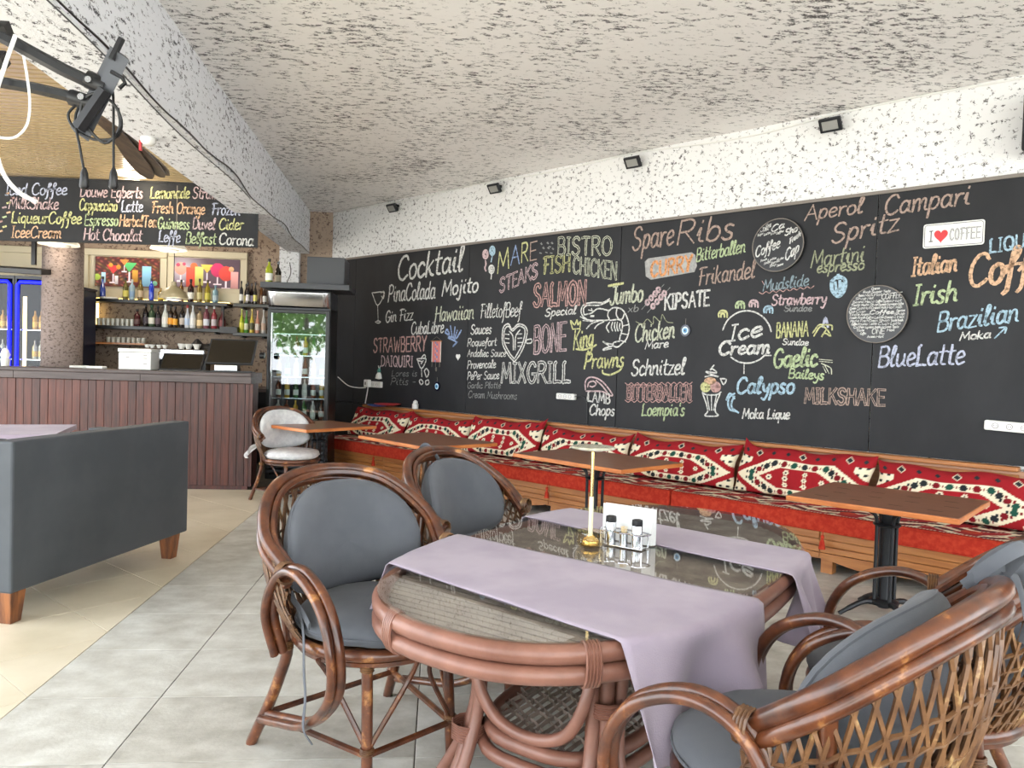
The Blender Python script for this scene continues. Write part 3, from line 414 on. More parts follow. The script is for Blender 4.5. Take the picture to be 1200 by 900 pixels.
# ------------------------------------------------------------------ large structure
def half(poly, nx, ny, d):       # keep the side nx*x+ny*y<=d
    out = []
    for i in range(len(poly)):
        a, b = poly[i], poly[(i + 1) % len(poly)]; da = nx * a[0] + ny * a[1] - d; db = nx * b[0] + ny * b[1] - d
        if da <= 0: out.append(a)
        if da * db < 0: t = da / (da - db); out.append((a[0] + (b[0] - a[0]) * t, a[1] + (b[1] - a[1]) * t))
    return out
ground = struct('ground', MB().box(-22, 16, -24, 14, -0.30, -0.05), M['paving'])
floor = struct('floor', MB().box(-7, 8.2, -2.6, 11.1, -0.05, -0.004), M['joint'])
def tile(poly, m):
    cx_ = sum(p[0] for p in poly) / len(poly); cy_ = sum(p[1] for p in poly) / len(poly)
    q = []; hx = max(.01, (max(p[0] for p in poly) - min(p[0] for p in poly)) / 2); hy = max(.01, (max(p[1] for p in poly) - min(p[1] for p in poly)) / 2)
    for x, y in poly:
        q.append((cx_ + (x - cx_) * max(.5, 1 - .0022 / hx), cy_ + (y - cy_) * max(.5, 1 - .0022 / hy)))
    q2 = [(cx_ + (x - cx_) * .996, cy_ + (y - cy_) * .996) for x, y in q]
    MB().prism(q, -0.004, -0.001).prism(q, -0.001, 0.0, q2).build('tile', m, floor)
cols = [-1.64, -1.11, -0.05, 1.12, 2.40, 3.55, 4.7]
for i in range(len(cols) - 1):
    for k in range(-3, 16):
        y0 = 2.69 + 0.5225 * k; y1 = y0 + 0.5225
        poly = [(cols[i], y0), (cols[i + 1], y0), (cols[i + 1], y1), (cols[i], y1)]
        poly = half(poly, math.cos(math.radians(41.6715)), math.sin(math.radians(41.6715)), 6.14)
        if len(poly) > 2 and y0 > 1.1: tile(poly, M['tile'] if rnd.random() < .6 else M['tile2'])
q2 = 1 / math.sqrt(2); ntile = 0
for iu in range(-12, 14):
    for iv in range(-10, 20):
        u0 = 1.66 + .535 * iu; v0 = 4.42 + .5 * iv
        poly = [((u - v) * q2, (u + v) * q2) for u, v in ((u0, v0), (u0 + .535, v0), (u0 + .535, v0 + .5), (u0, v0 + .5))]
        cx_ = sum(p[0] for p in poly) / 4; cy_ = sum(p[1] for p in poly) / 4
        if not (-5.3 < cx_ < -1.35 and 1.0 < cy_ < 8.5): continue
        poly = half(half(poly, 1, 0, -1.64), 0, 1, 8.25)
        if len(poly) > 2: tile(poly, M['cream'])
struct('ceiling', MB().prism([(-2.1, -2.6), (8.0, -2.6), (8.0, .5), (-1.6, 11.4), (-2.1, 11.4)], 3.5, 3.62), M['ceil'])
struct('ceiling_bar', MB().prism([(-2.05, -2.6), (-2.05, 11), (-7, 11), (-7, 4.1), (-3.3, 4.1), (-3.3, -2.6)], 3.2, 3.3), M['barceil'])  # unseen near end shaped for light: open left for sky, strip stops sun
rb = MB()
for k in range(150):
    y = -2.0 + k * .078
    if 4.12 < y < 10.9: rb.prism_y([(-7, 3.2), (-2.06, 3.2), (-2.06, 3.186), (-7, 3.186)], y, y + .052)
rb.build('ceiling_rib', M['rib'], bpy.data.objects['ceiling_bar'], kind='stuff')
def xB(y): return -1.63 - (y - 2.0) * 0.028
struct('trim_1', MB().prism([(xB(-2.6), -2.6), (xB(11.1), 11.1), (-2.16, 11.1), (-2.12, -2.6)], 2.9, 3.6), M['beam'])
bpy.data.objects['trim_1']['label'] = 'white flecked stucco ceiling beam running over the bar front'
def wst(name, mb, m, **k): o = mb.build(name, m, loc=WO, rz=WA, **k); o['kind'] = 'structure'; return o
wst('wall_right', MB().box(-9.35, 4.6, 0, 0.15, 0, 3.5), M['band'])  # unseen near stretch lengthened to cut light from the right
wst('trim_2', MB().box(-9.3, 4.6, -0.028, 0, 2.80, 2.825), M['trim'])
struct('wall_back', MB().box(-7, -1.2, 11.0, 11.15, 0, 3.65), M['pink'])
struct('trim_3', MB().box(-2.27, -2.0, 10.88, 11.0, 0, 3.2), M['beam'])
struct('wall_left', MB().box(-7.1, -7.0, 8.8, 11.1, 0, 3.3), M['pink'])
pc = struct('column', MB().lathe([(.205, 0), (.205, 3.2)], 28, (-4.23, 8.95, 0)), M['column'])
# cables along the beam and the wall/ceiling joint
def cable(name, pts, r, m, label, cat='cable', group=None, n=6):
    return tag(MB().tube(cr(pts, 5), r, n).build(name, m), label, cat, group)
pts = [(xB(y) + .012 + .012 * math.sin(y * 3.1), y, 2.91 + .02 * math.sin(y * 2.3) + .012 * math.sin(y * 5.1)) for y in [1.5 + .3 * k for k in range(32)]]
cable('cable', pts, .006, M['black2'], 'thin black cable stapled along lower edge of the ceiling beam')
pts = [(xB(y) - .03 + .02 * math.sin(y * 2.1), y, 2.893) for y in [1.6 + .3 * k for k in range(20)]]
cable('cable', pts, .004, M['dgrey'], 'thin grey wire under the ceiling beam beside its edge')
pts = [WL(s, -.012, 3.478 + .012 * math.sin(s * 2.7) - (.03 if -4.1 < s < -2.3 else 0) * math.sin((s + 4.1) / 1.8 * PI)) for s in [-9.2 + .3 * k for k in range(32)]]
cable('cable', pts, .008, M['white'], 'white lighting cable along the joint of chalk wall and ceiling')

# ------------------------------------------------------------------ chalkboard and its writing
G = {}
def g(ch, w_, d): G[ch] = (w_, [[tuple(float(c) for c in p.split(',')) for p in st.split()] for st in d.split(';')])
g('A', 7, '0,0 3.5,10;3.5,10 7,0;1.2,3.8 5.8,3.8'); g('B', 6, '0.4,0 0.4,10;0.4,10 4,10 5.2,8 4,5.6 .4,5.3;.4,5.3 4.6,5 6,2.8 4.5,.2 .4,0')
g('C', 7, '6.5,8.2 5,10 2.5,9.6 .6,7 .3,4 1.5,1 4,0 6.8,1.8'); g('D', 6.5, '.5,0 .5,10;.5,10 4,9.4 6.2,6.5 6,3 4,.6 .5,0')
g('E', 5.5, '5.5,10 .5,10;.5,10 .5,0;.5,0 5.5,0;.5,5.2 4.6,5.2'); g('F', 6, '.2,9.4 2,10 6.4,10;2,10 2,5 1.5,0;.8,5.2 5,5.4')
g('G', 7, '6.2,8.2 4.6,10 2.3,9.5 .6,7 .4,3.6 2,.5 4.5,0 6.2,2 6.3,4.4;6.8,4.4 4,4.4'); g('H', 7, '.8,10 .8,5 .3,0;6.4,10 6.2,5 6.6,0;0,5.2 6.6,5.4')
g('I', 3, '1.5,10 1.5,0;.3,10 2.7,10;.3,0 2.7,0'); g('J', 5, '4.4,10 4.4,3 3,0 1,0 .2,2;1.6,10 5.6,10')
g('K', 6.5, '.6,10 .6,0;6,10 .8,4.8;2.4,6 6.5,0'); g('L', 5.6, '1.6,10 .6,8.6 .9,4 .5,0;.5,0 3,.4 5.6,.2')
g('M', 8.5, '.3,0 1.4,10;1.4,10 4.2,2.5;4.2,2.5 7.2,10;7.2,10 8.2,0'); g('N', 7, '.5,0 .7,10;.7,10 6.2,0;6.2,0 6.4,10')
g('O', 7.5, '3.7,10 1.2,8.6 .3,5 1.3,1.4 3.7,0 6.2,1.4 7.2,5 6.2,8.6 3.7,10'); g('P', 6.2, '.8,10 .9,5 .2,0;.4,8.6 2.4,10.2 5,9.6 6,7.6 4.6,5.2 1.2,4.8')
g('Q', 7.5, '3.7,10 1.2,8.6 .3,5 1.3,1.4 3.7,0 6.2,1.4 7.2,5 6.2,8.6 3.7,10;4.6,2.6 7.4,-.8'); g('R', 6.6, '.5,10 .5,0;.5,10 4.4,10 5.8,8 4.4,5.4 .6,5;2.6,5.1 6.6,0')
g('S', 6.4, '5.8,8.6 4.2,10 1.8,9.6 .8,7.6 2,5.6 4.6,4.6 5.8,2.6 4.4,.4 2,0 .2,1.6'); g('T', 6.6, '.2,9.6 2,10 6.4,9.8;3.6,9.8 3.3,4 3.4,0')
g('U', 7, '.6,10 .5,4 1.6,.6 3.8,0 5.8,1.2 6.3,4 6.4,10'); g('V', 7, '.2,10 3.4,0;3.4,0 6.8,10'); g('W', 9.5, '.3,10 2.4,0;2.4,0 4.8,7.6;4.8,7.6 7,0;7,0 9.2,10')
g('X', 6.6, '.3,10 6.3,0;6,10 .3,0'); g('Y', 6.6, '.3,10 3.3,5;6.4,10 3.3,5 2.6,0'); g('Z', 6.2, '.5,10 6,10;6,10 .4,0;.4,0 6.2,0')
g('a', 5.6, '4.6,5 3,6.2 1.2,5.4 .4,3 1.2,.6 2.8,.4 4.3,2.4 4.8,6;4.6,4 4.7,1 5.8,.4'); g('b', 5.2, '.8,10 .6,5 .7,.6;.7,3 2,5.6 4,5.6 5,3.4 4.2,.8 2.2,0 .7,1')
g('c', 4.8, '4.4,4.8 3,6 1.2,5.2 .4,2.8 1.4,.4 3,.1 4.9,1.2'); g('d', 5.6, '4.4,4.8 2.8,6 1,5 .4,2.6 1.4,.4 3,.5 4.4,2.6;5,10 4.5,5 4.7,1 5.8,.4')
g('e', 4.8, '.5,3 3,3.4 4.4,4.4 3.6,6 2,6 .6,4.2 .6,1.8 2,.1 4.9,1.2'); g('f', 4.2, '0,3 2.4,6 4,9 3.2,10.4 2,9 1.8,4 1.6,-2 .4,-3.6;0,5 4.2,5.2')
g('g', 5.4, '4.6,5 3,6.1 1.2,5.4 .4,3.2 1.2,1 2.8,.8 4.4,3;4.7,6 4.6,-1 3.4,-3.8 1.4,-3.6 .8,-2'); g('h', 5.4, '.8,10 .6,5 .5,0;.6,3 2,5.4 3.6,5.8 4.4,4.4 4.5,1 5.6,.3')
g('i', 2.6, '.2,3 1.2,6 1.1,1.2 2.6,.3;1.4,8.2 1.5,8.8'); g('j', 2.8, '1.6,6 1.6,-1 .8,-3.8 -.8,-3;1.8,8.2 1.9,8.8'); g('k', 5, '.8,10 .6,5 .5,0;4.2,6 .8,2.6;1.8,3.4 3.4,.8 5,.2')
g('l', 3, '.2,2 2.2,7 2.6,9.6 1.6,10.2 .9,8 .9,1.6 1.6,.2 3,.8'); g('m', 7.6, '.4,6 .8,3 .5,0;.7,3.4 2.2,6 3.6,5.4 3.8,0;3.8,3.2 5.2,6 6.6,5.4 6.7,1 7.8,.3')
g('n', 5.4, '.4,6 .8,3 .5,0;.7,3.4 2.2,5.8 3.8,5.8 4.4,3.6 4.4,1 5.6,.3'); g('o', 5, '2.6,6 .9,5 .4,3 1.2,.6 2.8,0 4.4,1.2 4.8,3.4 4,5.4 2.6,6')
g('p', 5.2, '.9,6 .7,0 .3,-4;.8,3.4 2.2,6 4.2,5.6 4.8,3.4 3.8,.8 2,.3 .8,1.4'); g('q', 5.2, '4.4,5 2.8,6 1,5.2 .4,3 1.4,.6 3,.6 4.4,2.6;4.6,6 4.5,-3.8')
g('r', 4, '.4,6 .9,4 .7,0;.8,3.2 2,5.6 4,5.8'); g('s', 4.2, '3.6,5.4 2.2,6 .9,5 1.6,3.4 3.4,2.2 3.2,.4 1.4,0 .2,1'); g('t', 3.8, '1.8,9.4 1.5,4 1.7,.8 3.8,.3;.1,6.2 3.8,6.6')
g('u', 5.4, '.5,6 .4,2 1.4,.2 3,.6 4.3,2.6;4.5,6 4.4,1.4 5.6,.3'); g('v', 4.8, '.3,6 2.2,0;2.2,0 3.6,4 4.6,6'); g('w', 7, '.3,6 1.8,0;1.8,0 3.4,5;3.4,5 5,0;5,0 6.8,6')
g('x', 4.8, '.4,6 4.6,0;4.4,6 .4,0'); g('y', 5, '.4,6 1.2,2.6 2.8,1.6 4.4,4;4.6,6 4.2,0 2.6,-3.8 .6,-3'); g('z', 4.6, '.4,6 4.2,6;4.2,6 .4,0;.4,0 4.8,.4')
g(' ', 3.4, '0,20 0,20'); g("'", 1.6, '.8,10 .6,8'); g('-', 4, '.5,4 3.6,4')
def strokes(text, sty):
    out = []; x = 0; gap = 1.5 if sty != 's' else 0.75
    for ch in text:
        w_, sts = G[ch]
        for st in sts:
            if st[0][1] > 15: continue
            P = [(x + a + (0.13 * b if sty == 's' else 0), b) for a, b in st]
            if len(P) > 2: P = [(v.x, v.y) for v in cr([(a, b, 0) for a, b in P], 5)]
            out.append(P)
        x += w_ + gap
    return out, x - gap
def writing(mb, mb2, text, sty, s0, z0, s1, z1, h, w_, y, ox=0, oz=0):
    st, W_ = strokes(text, sty); L_ = math.hypot(s1 - s0, z1 - z0); kx = L_ / W_; kz = h / 10; ux, uz = (s1 - s0) / L_, (z1 - z0) / L_
    for P in st:
        Q = [(s0 - ox + ux * a * kx + rnd.uniform(-1, 1) * w_ * .06, z0 - oz + uz * a * kx + b * kz + rnd.uniform(-1, 1) * w_ * .06) for a, b in P]
        mb.ribbon(Q, w_ * rnd.uniform(.85, 1.1), y)
        if mb2: mb2.ribbon(Q, w_ * .32, y - .001)
cb = tag(bpy.data.objects.new('chalkboard', None), 'long black chalkboard wall covered in coloured handwritten menu words above the bench', 'chalkboard'); COL.objects.link(cb)
cb.location = WL(-4.5, 0, .83); cb.rotation_euler = (0, 0, WA)
seams = [-9.15, -8.65, -6.41, -4.28, -1.92, 0.3, 2.3]
for i in range(6):
    MB().box(seams[i] + 4.503, seams[i + 1] + 4.497, -.018, -.001, 0.0, 1.97).build('panel', M['board'], cb, bevel=.002)
OX, OZ = -4.5, .83
for t, sty, s0, z0, s1, z1, h, c, w_ in WORDS:
    mb = MB(); mb2 = MB() if sty == 'o' else None
    writing(mb, mb2, t, 'b' if sty == 'o' else sty, s0, z0, s1, z1, h, w_ * (1.25 if sty == 'o' else 1), -.0195, OX, OZ)
    o = mb.build('chalk_word', CM[c], cb)
    if mb2: mb2.build('chalk_word_outline', M['board'], o)
for nm, c, w_, pls in DRAW:
    mb = MB()
    for k, pl in enumerate(pls):
        P = [(a - OX, b - OZ) for a, b in pl]
        if len(P) > 2: P = [(v.x, v.y) for v in cr([(a, b, 0) for a, b in P], 4)]
        mb.ribbon(P, w_, -.0195 - .0001 * (k % 5))
    mb.build(nm, CM[c], cb)
mb = MB(); P = [(a - OX, b - OZ) for a, b in CURRY_LABEL]
mb.add([(a, -.0188, b) for a, b in P], [tuple(range(len(P)))]); mb.build('chalk_patch', mat('chalk_grey_patch', S(150, 150, 150), S(172, 172, 170), rough=.9, scale=30), cb)

# ------------------------------------------------------------------ rattan chairs
def lerp(a, b, t): return tuple(a[i] + (b[i] - a[i]) * t for i in range(3))
RIMC = [(-.335, -.03, .70), (-.355, -.177, .817), (-.234, -.328, .945), (0, -.386, .985), (.234, -.328, .945), (.355, -.177, .817), (.335, -.03, .70)]
RIM = cr(RIMC, 8)
HR, HZ = .285, .455
def hoop(r, z, n=40, dy=0): return [(r * math.cos(2 * PI * k / n), r * math.sin(2 * PI * k / n) + dy, z) for k in range(n)]
def back_surface(t, k):         # t 0..1 along rim, k 0 rim ..1 seat hoop
    x = t * 48; i = min(47, int(x)); R = RIM[i].lerp(RIM[i + 1], x - i)
    a = PI - .05 + t * (PI + .1); H = Vector((HR * math.cos(a), HR * math.sin(a), HZ))
    P = R.lerp(H, k); bulge = .035 * math.sin(PI * k)
    d = Vector((H.x, H.y, 0)).normalized(); return P + d * bulge
def wrap(mb, p, r, axis='z', n=3):
    for k in range(n):
        o = (k - (n - 1) / 2) * .008
        pts = []
        for j in range(10):
            a = 2 * PI * j / 10; c, s_ = r * math.cos(a), r * math.sin(a)
            pts.append((p[0] + c, p[1] + s_, p[2] + o) if axis == 'z' else ((p[0] + o, p[1] + c, p[2] + s_) if axis == 'x' else (p[0] + c, p[1] + o, p[2] + s_)))
        mb.tube(pts, .004, 4, closed=True)
def cushion_back(hw=.325, zb=.550, zt=.950, th=.064, y0=-.25, lean=.16):
    mb = MB(); zc = zb + (zt - zb) * .42
    def P(u, v, side):
        v = math.sin(v * PI / 2); a = 2 * PI * u; c, s_ = math.cos(a), math.sin(a)
        X = hw * math.copysign(abs(c) ** .85, c) * v; Z = (zt - zc) * s_ * v if s_ > 0 else (zc - zb) * math.copysign(abs(s_) ** .7, s_) * v
        Z += zc; f = X / .38
        wr = .004 * math.sin(a * 5 + v * 6) * v * (1 - v)
        t_ = (th * max(0, 1 - v ** 3.2) ** .5 + wr) * side
        return (.38 * math.sin(f) * (1 - t_ * 1.2), y0 - (Z - zb) * lean + .38 * (1 - math.cos(f)) + t_ + .02, Z + t_ * .2)
    mb.grid(lambda u, v: P(u, v, 1), 40, 11, cu=True, flip=True); mb.grid(lambda u, v: P(u, v, -1), 40, 11, cu=True)
    edge = [P(k / 40, 1, 0) for k in range(40)]
    return mb, edge
def make_chair(name, fab, label, group=None, rat=None):
    rat = rat or M['rattan']
    t = thing(name, label, 'chair', group=group)
    hp = MB().tube(hoop(HR, HZ), .021, 8, closed=True).build('seat_hoop', rat, t)
    MB().tube(hoop(HR - .015, HZ - .032), .013, 6, closed=True).build('lower_hoop', rat, hp)
    MB().lathe([(.27, HZ - .004), (.27, HZ + .004)], 28).build('seat_panel', M['rattan2'], t)
    MB().tube(RIM, .022, 10).build('back_rim', rat, t)
    R2 = [Vector((p.x * 1.0, p.y * 1.0, p.z - .04)) + Vector((p.x, p.y, 0)).normalized() * .006 for p in RIM]
    MB().tube(R2, .018, 8).build('lower_back_rim', rat, t)
    R3 = [Vector((p.x, p.y, p.z - .012)) - Vector((p.x, p.y + .05, 0)).normalized() * .032 for p in RIM]
    MB().tube(R3, .013, 6).build('inner_back_rim', rat, t)
    lat = MB(); n = 32
    for d in (-1, 1):
        for i in range(n + 1):
            t0 = i / n; pts = []
            for k in range(7):
                kk = .07 + .93 * k / 6; tt = t0 + d * .10 * (kk - .5) + 0
                if 0 <= tt <= 1: pts.append(back_surface(tt, kk) + Vector((0, 0, .004 * d)))
            if len(pts) > 1:
                lat.tube(pts, .0058, 4)
                if d > 0: lat.tube([p + Vector((.009, .004, 0)) for p in pts], .0045, 4)
    for kk in [.36, .47, .58, .69, .80, .9]:
        lat.tube([back_surface(.02 + .96 * j / 30, kk) + Vector((0, 0, .004 * (-1) ** j)) for j in range(31)], .0055, 4)
    lat.build('woven_back', M['rattan2'], t, kind='stuff')
    for s_ in (-1, 1):
        MB().tube(cr([(s_ * .17, .19, HZ - .01), (s_ * .175, .205, .25), (s_ * .18, .22, 0)], 4), .019, 8).build('front_leg', rat, t)
        MB().tube(cr([(s_ * .345, -.19, .79), (s_ * .262, -.165, HZ), (s_ * .27, -.22, .25), (s_ * .305, -.34, 0)], 5), .02, 8).build('rear_leg', rat, t)
        arc = cr([(s_ * .30, -.13, .40), (s_ * .345, -.12, .56), (s_ * .347, -.04, .70), (s_ * .35, .09, .735), (s_ * .352, .235, .665), (s_ * .348, .30, .53), (s_ * .33, .265, .38), (s_ * .31, .10, .24), (s_ * .295, -.11, .17), (s_ * .285, -.25, .13)], 6)
        ar = MB().tube(arc, .018, 8).build('arm', rat, t)
        MB().tube([p + Vector((s_ * .031, 0, -.006)) for p in arc], .015, 8).build('outer_arm_pole', rat, ar)
        for q in (-1, 1):
            a0 = math.atan2(.19, s_ * .17) + q * .62
            MB().tube(cr([(HR * math.cos(a0), HR * math.sin(a0), HZ - .03), (HR * .85 * math.cos(a0 - q * .1), HR * .9 * math.sin(a0 - q * .1), .34), (s_ * .178, .215, .14)], 5), .009, 6).build('brace', rat, t)
        MB().tube([(s_ * .18, .215, .125), (s_ * .285, -.28, .125)], .012, 6).build('side_stretcher', rat, t)
    MB().tube([(-.18, .215, .125), (.18, .215, .125)], .012, 6).build('front_stretcher', rat, t)
    MB().tube([(-.285, -.28, .125), (.285, -.28, .125)], .012, 6).build('rear_stretcher', rat, t)
    wb = MB()
    for s_ in (-1, 1):
        wrap(wb, (s_ * .17, .192, HZ - .05), .021); wrap(wb, (s_ * .179, .214, .14), .021); wrap(wb, (s_ * .35, -.03, .705), .036, 'y', 4); wrap(wb, (s_ * .265, -.17, HZ - .05), .023, 'z', 4)
    wb.build('cane_binding', M['rattan2'], t, kind='stuff')
    # cushions
    prof = [(.0, .0), (.18, -.002), (.25, .004), (.283, .02), (.293, .043), (.286, .066), (.26, .084), (.2, .098), (.1, .104), (.0, .105)]
    sc = MB()
    def SP(u, v):
        x = v * (len(prof) - 1); i = min(len(prof) - 2, int(x)); r = prof[i][0] + (prof[i + 1][0] - prof[i][0]) * (x - i); z = prof[i][1] + (prof[i + 1][1] - prof[i][1]) * (x - i)
        a = 2 * PI * u; w_ = .004 * math.sin(7 * a) * (r / .29) ** 3 + .003 * math.sin(13 * a + 2)
        return ((r + w_) * math.cos(a), (r + w_) * math.sin(a) * .98 + .015, HZ + .012 + z + .004 * math.sin(3 * a) * (r / .29))
    sc.grid(SP, 44, 18, cu=True); s1 = sc.build('seat_cushion', fab, t)
    MB().tube([(.294 * math.cos(2 * PI * k / 40), .288 * math.sin(2 * PI * k / 40) + .015, HZ + .055) for k in range(40)], .004, 5, closed=True).build('piping', fab, s1)
    mb, edge = cushion_back(); b1 = mb.build('back_cushion', fab, t)
    MB().tube(edge, .004, 5, closed=True).build('piping', fab, b1)
    return t
def tie(parent, pts, w_, mtl, name='cushion_tie'):
    mb = MB(); P = cr(pts, 5); mb.tube(P, w_, 6, flat=.25); return mb.build(name, mtl, parent)
ch = make_chair('rattan_armchair', M['greyfab'], 'rattan armchair with slate grey cushions at the near left corner of the glass table', group='rattan armchairs round the glass table')
chs = [ch]
for lb in ('rattan armchair with slate grey cushions behind the far left side of the glass table', 'rattan armchair in the near right corner seen from behind with woven back and tied cushion', 'rattan armchair at the right edge behind the nearest one, beside the glass table'):
    c = copy_tree(ch); c['label'] = lb; chs.append(c)
for c, (x, y, a) in zip(chs, ((-.20, 2.75, -2.452), (.27, 3.50, -2.215), (.884, 1.702, .70), (1.47, 2.16, .92))):
    c.location = (x, y, 0); c.rotation_euler = (0, 0, a)
for c_, sides in ((chs[0], (0,)), (chs[1], (0, 1))):      # the arms that pass below the table rim sit lower
    arms_ = [q for q in c_.children if q.name.startswith('arm')]
    for q in sides: arms_[q].scale = (1, 1, .80)
for q in chs[2].children:
    if q.name.startswith('back_cushion'): q.scale = (1.0, 1.0, 1.0); q.location = (0, .03, .0)
tie(chs[0], [(.27, -.13, .60), (.30, .0, .52), (.35, .10, .42), (.36, .13, .34), (.37, .14, .25), (.35, .16, .20)], .013, M['greyfab'])
tie(chs[0], [(.27, -.13, .58), (.29, -.02, .56), (.31, .06, .54)], .016, M['greyfab'])
for q, pp in enumerate(([(.24, -.27, .93), (.27, -.335, .99), (.33, -.36, .94), (.35, -.38, .84), (.36, -.40, .78)], [(.25, -.28, .95), (.22, -.36, 1.03), (.25, -.385, 1.04), (.28, -.34, .97)], [(.27, -.31, .97), (.31, -.37, .98), (.29, -.40, .90), (.27, -.39, .82)])):
    tie(chs[2], pp, .016, M['greyfab'])
tie(chs[1], [(0, -.3, .92), (.0, -.40, 1.01), (.03, -.425, .98), (.03, -.43, .93)], .010, M['greyfab'])
tie(chs[3], [(.1, -.30, .56), (.12, -.34, .46), (.12, -.36, .38), (.1, -.36, .32)], .011, M['greyfab'])

# white cushioned chair by the bar: a lighter rattan chair of its own
wc = make_chair('rattan_chair', M['whitefab'], 'rattan chair with white cushions between the bar and the tall drinks fridge')
for q in wc.children:
    if q.name.startswith('back_cushion'): q.scale = (1.06, 1, 1.02)
wc.location = (-1.43, 7.62, 0); wc.rotation_euler = (0, 0, -2.45); wc.scale = (.90, .90, .92)
for c in list(wc.children):
    if c.name.startswith(('arm',)):
        for d in list(c.children): bpy.data.objects.remove(d)
        bpy.data.objects.remove(c)
tie(wc, [(.30, -.2, .60), (.34, -.24, .56), (.40, -.26, .5), (.41, -.22, .47)], .02, M['whitefab'])
tie(wc, [(.30, -.2, .60), (.37, -.2, .58), (.43, -.16, .52)], .02, M['whitefab'])

# ------------------------------------------------------------------ oval rattan table
TA, TB, TN = 1.042, .577, 2.4
def se(A, B, z, n=64, e=TN):
    out = []
    for k in range(n):
        a = 2 * PI * k / n; c, s_ = math.cos(a), math.sin(a)
        out.append((A * math.copysign(abs(c) ** (2 / e), c), B * math.copysign(abs(s_) ** (2 / e), s_), z))
    return out
TZ = math.radians(50.3)
tb = thing('oval_table', 'large oval brown rattan table with glass top in the foreground', 'table', (.684, 2.765, 0), TZ)
MB().tube(se(TA, TB, .700), .027, 10, closed=True).build('upper_rim', M['trattan'], tb)
MB().tube(se(TA, TB, .646), .026, 10, closed=True).build('lower_rim', M['trattan'], tb)
pan = MB(); P = se(TA, TB, 0); pan.prism([(p[0], p[1]) for p in P], .676, .686); pan.build('top_panel', mat('dark_cane', S(60, 48, 42), rough=.8), tb)
sl = MB(); x = -1.0
while x < 1.0:
    yb_ = (TB - .02) * (max(0, 1 - abs(x / TA) ** TN)) ** (1 / TN)
    if yb_ > .05: sl.tube([(x, -yb_, .697), (x, 0, .699), (x, yb_, .697)], .0125, 6)
    x += .034
sl.build('slats', M['tweave'], tb, kind='stuff')
G2 = [(p[0], p[1]) for p in se(1.052, .587, 0, 96)]
MB().prism(G2, .728, .736).build('glass_top', M['tglass'], tb)
for (sx, sy) in ((-1, 1), (-1, -1), (1, 1), (1, -1)):
    base = [(sx * .52, sy * .23, .63), (sx * .53, sy * .235, .35), (sx * .56, sy * .25, .18), (sx * .62, sy * .28, 0)]
    lg = MB().tube(cr(base, 5), .027, 9).build('leg', M['trattan'], tb)
    MB().tube(cr([(sx * .575, sy * .20, .63), (sx * .562, sy * .208, .35), (sx * .60, sy * .215, .18), (sx * .70, sy * .22, 0)], 5), .022, 8).build('leg_pole', M['trattan'], lg)
    MB().tube(cr([(sx * .47, sy * .27, .63), (sx * .495, sy * .262, .35), (sx * .52, sy * .29, .18), (sx * .55, sy * .38, 0)], 5), .022, 8).build('leg_pole', M['trattan'], lg)
    wb = MB(); wrap(wb, (sx * .53, sy * .235, .40), .050, 'z', 6); wrap(wb, (sx * .56, sy * .252, .20), .058, 'z', 7); wb.build('cane_wrap', M['trattan'], lg, kind='stuff')
for sx in (-1, 1):
    MB().tube(cr([(sx * .55, -.22, .60), (sx * .60, -.20, .42), (sx * .60, -.13, .30), (sx * .60, 0, .262), (sx * .60, .13, .30), (sx * .60, .20, .42), (sx * .55, .22, .60)], 6), .02, 8).build('end_hoop', M['trattan'], tb)
    MB().tube(cr([(-.48, sx * .29, .60), (-.44, sx * .29, .46), (-.25, sx * .29, .34), (0, sx * .29, .30), (.25, sx * .29, .34), (.44, sx * .29, .46), (.48, sx * .29, .60)], 6), .018, 8).build('side_hoop', M['trattan'], tb)
sh = MB().tube(se(.60, .265, .225, 48, 3.2), .024, 8, closed=True).build('shelf_rim', M['trattan'], tb)
MB().tube(se(.62, .285, .175, 48, 3.2), .022, 8, closed=True).build('lower_shelf_rim', M['trattan'], sh)
wv = MB()
for k in range(17):
    y = -.24 + .03 * k; X_ = .58 * (max(0, 1 - abs(y / .27) ** 3.2)) ** (1 / 3.2)
    wv.tube([(-X_ + 2 * X_ * j / 8, y, .232 + .004 * (-1) ** (j + k)) for j in range(9)], .0085, 4, flat=.5)
for k in range(-30, 44):
    if k % 3 == 2: continue
    x0 = k * .03 - .2; seg = []
    for j in range(9):
        y = -.24 + .06 * j; xx = x0 + (y + .24) * .55
        if abs(xx) < .58 * (max(0, 1 - abs(y / .27) ** 3.2)) ** (1 / 3.2): seg.append((xx, y, .232 - .004 * (-1) ** (j + k)))
    if len(seg) > 1: wv.tube(seg, .0075, 4, flat=.5)
wv.build('woven_shelf', M['tweave'], tb, kind='stuff')
wb = MB()
for a in (.35, 1.2, 2.0, 2.9, 3.75, 4.5, 5.2, 6.0):
    c, s_ = math.cos(a), math.sin(a); p = (TA * math.copysign(abs(c) ** (2 / TN), c), TB * math.copysign(abs(s_) ** (2 / TN), s_))
    q = (TA * math.copysign(abs(math.cos(a + .02)) ** (2 / TN), c), TB * math.copysign(abs(math.sin(a + .02)) ** (2 / TN), s_))
    d = Vector((q[0] - p[0], q[1] - p[1], 0)).normalized(); nn = Vector((-d.y, d.x, 0))
    for k in range(5):
        o = Vector((p[0], p[1], .672)) + d * (k - 2) * .009
        wb.tube([o + nn * (.031 * math.cos(t_)) + Vector((0, 0, .059 * math.sin(t_))) for t_ in [2 * PI * j / 12 for j in range(12)]], .0045, 4, closed=True)
wb.build('rim_binding', M['trattan'], tb, kind='stuff')

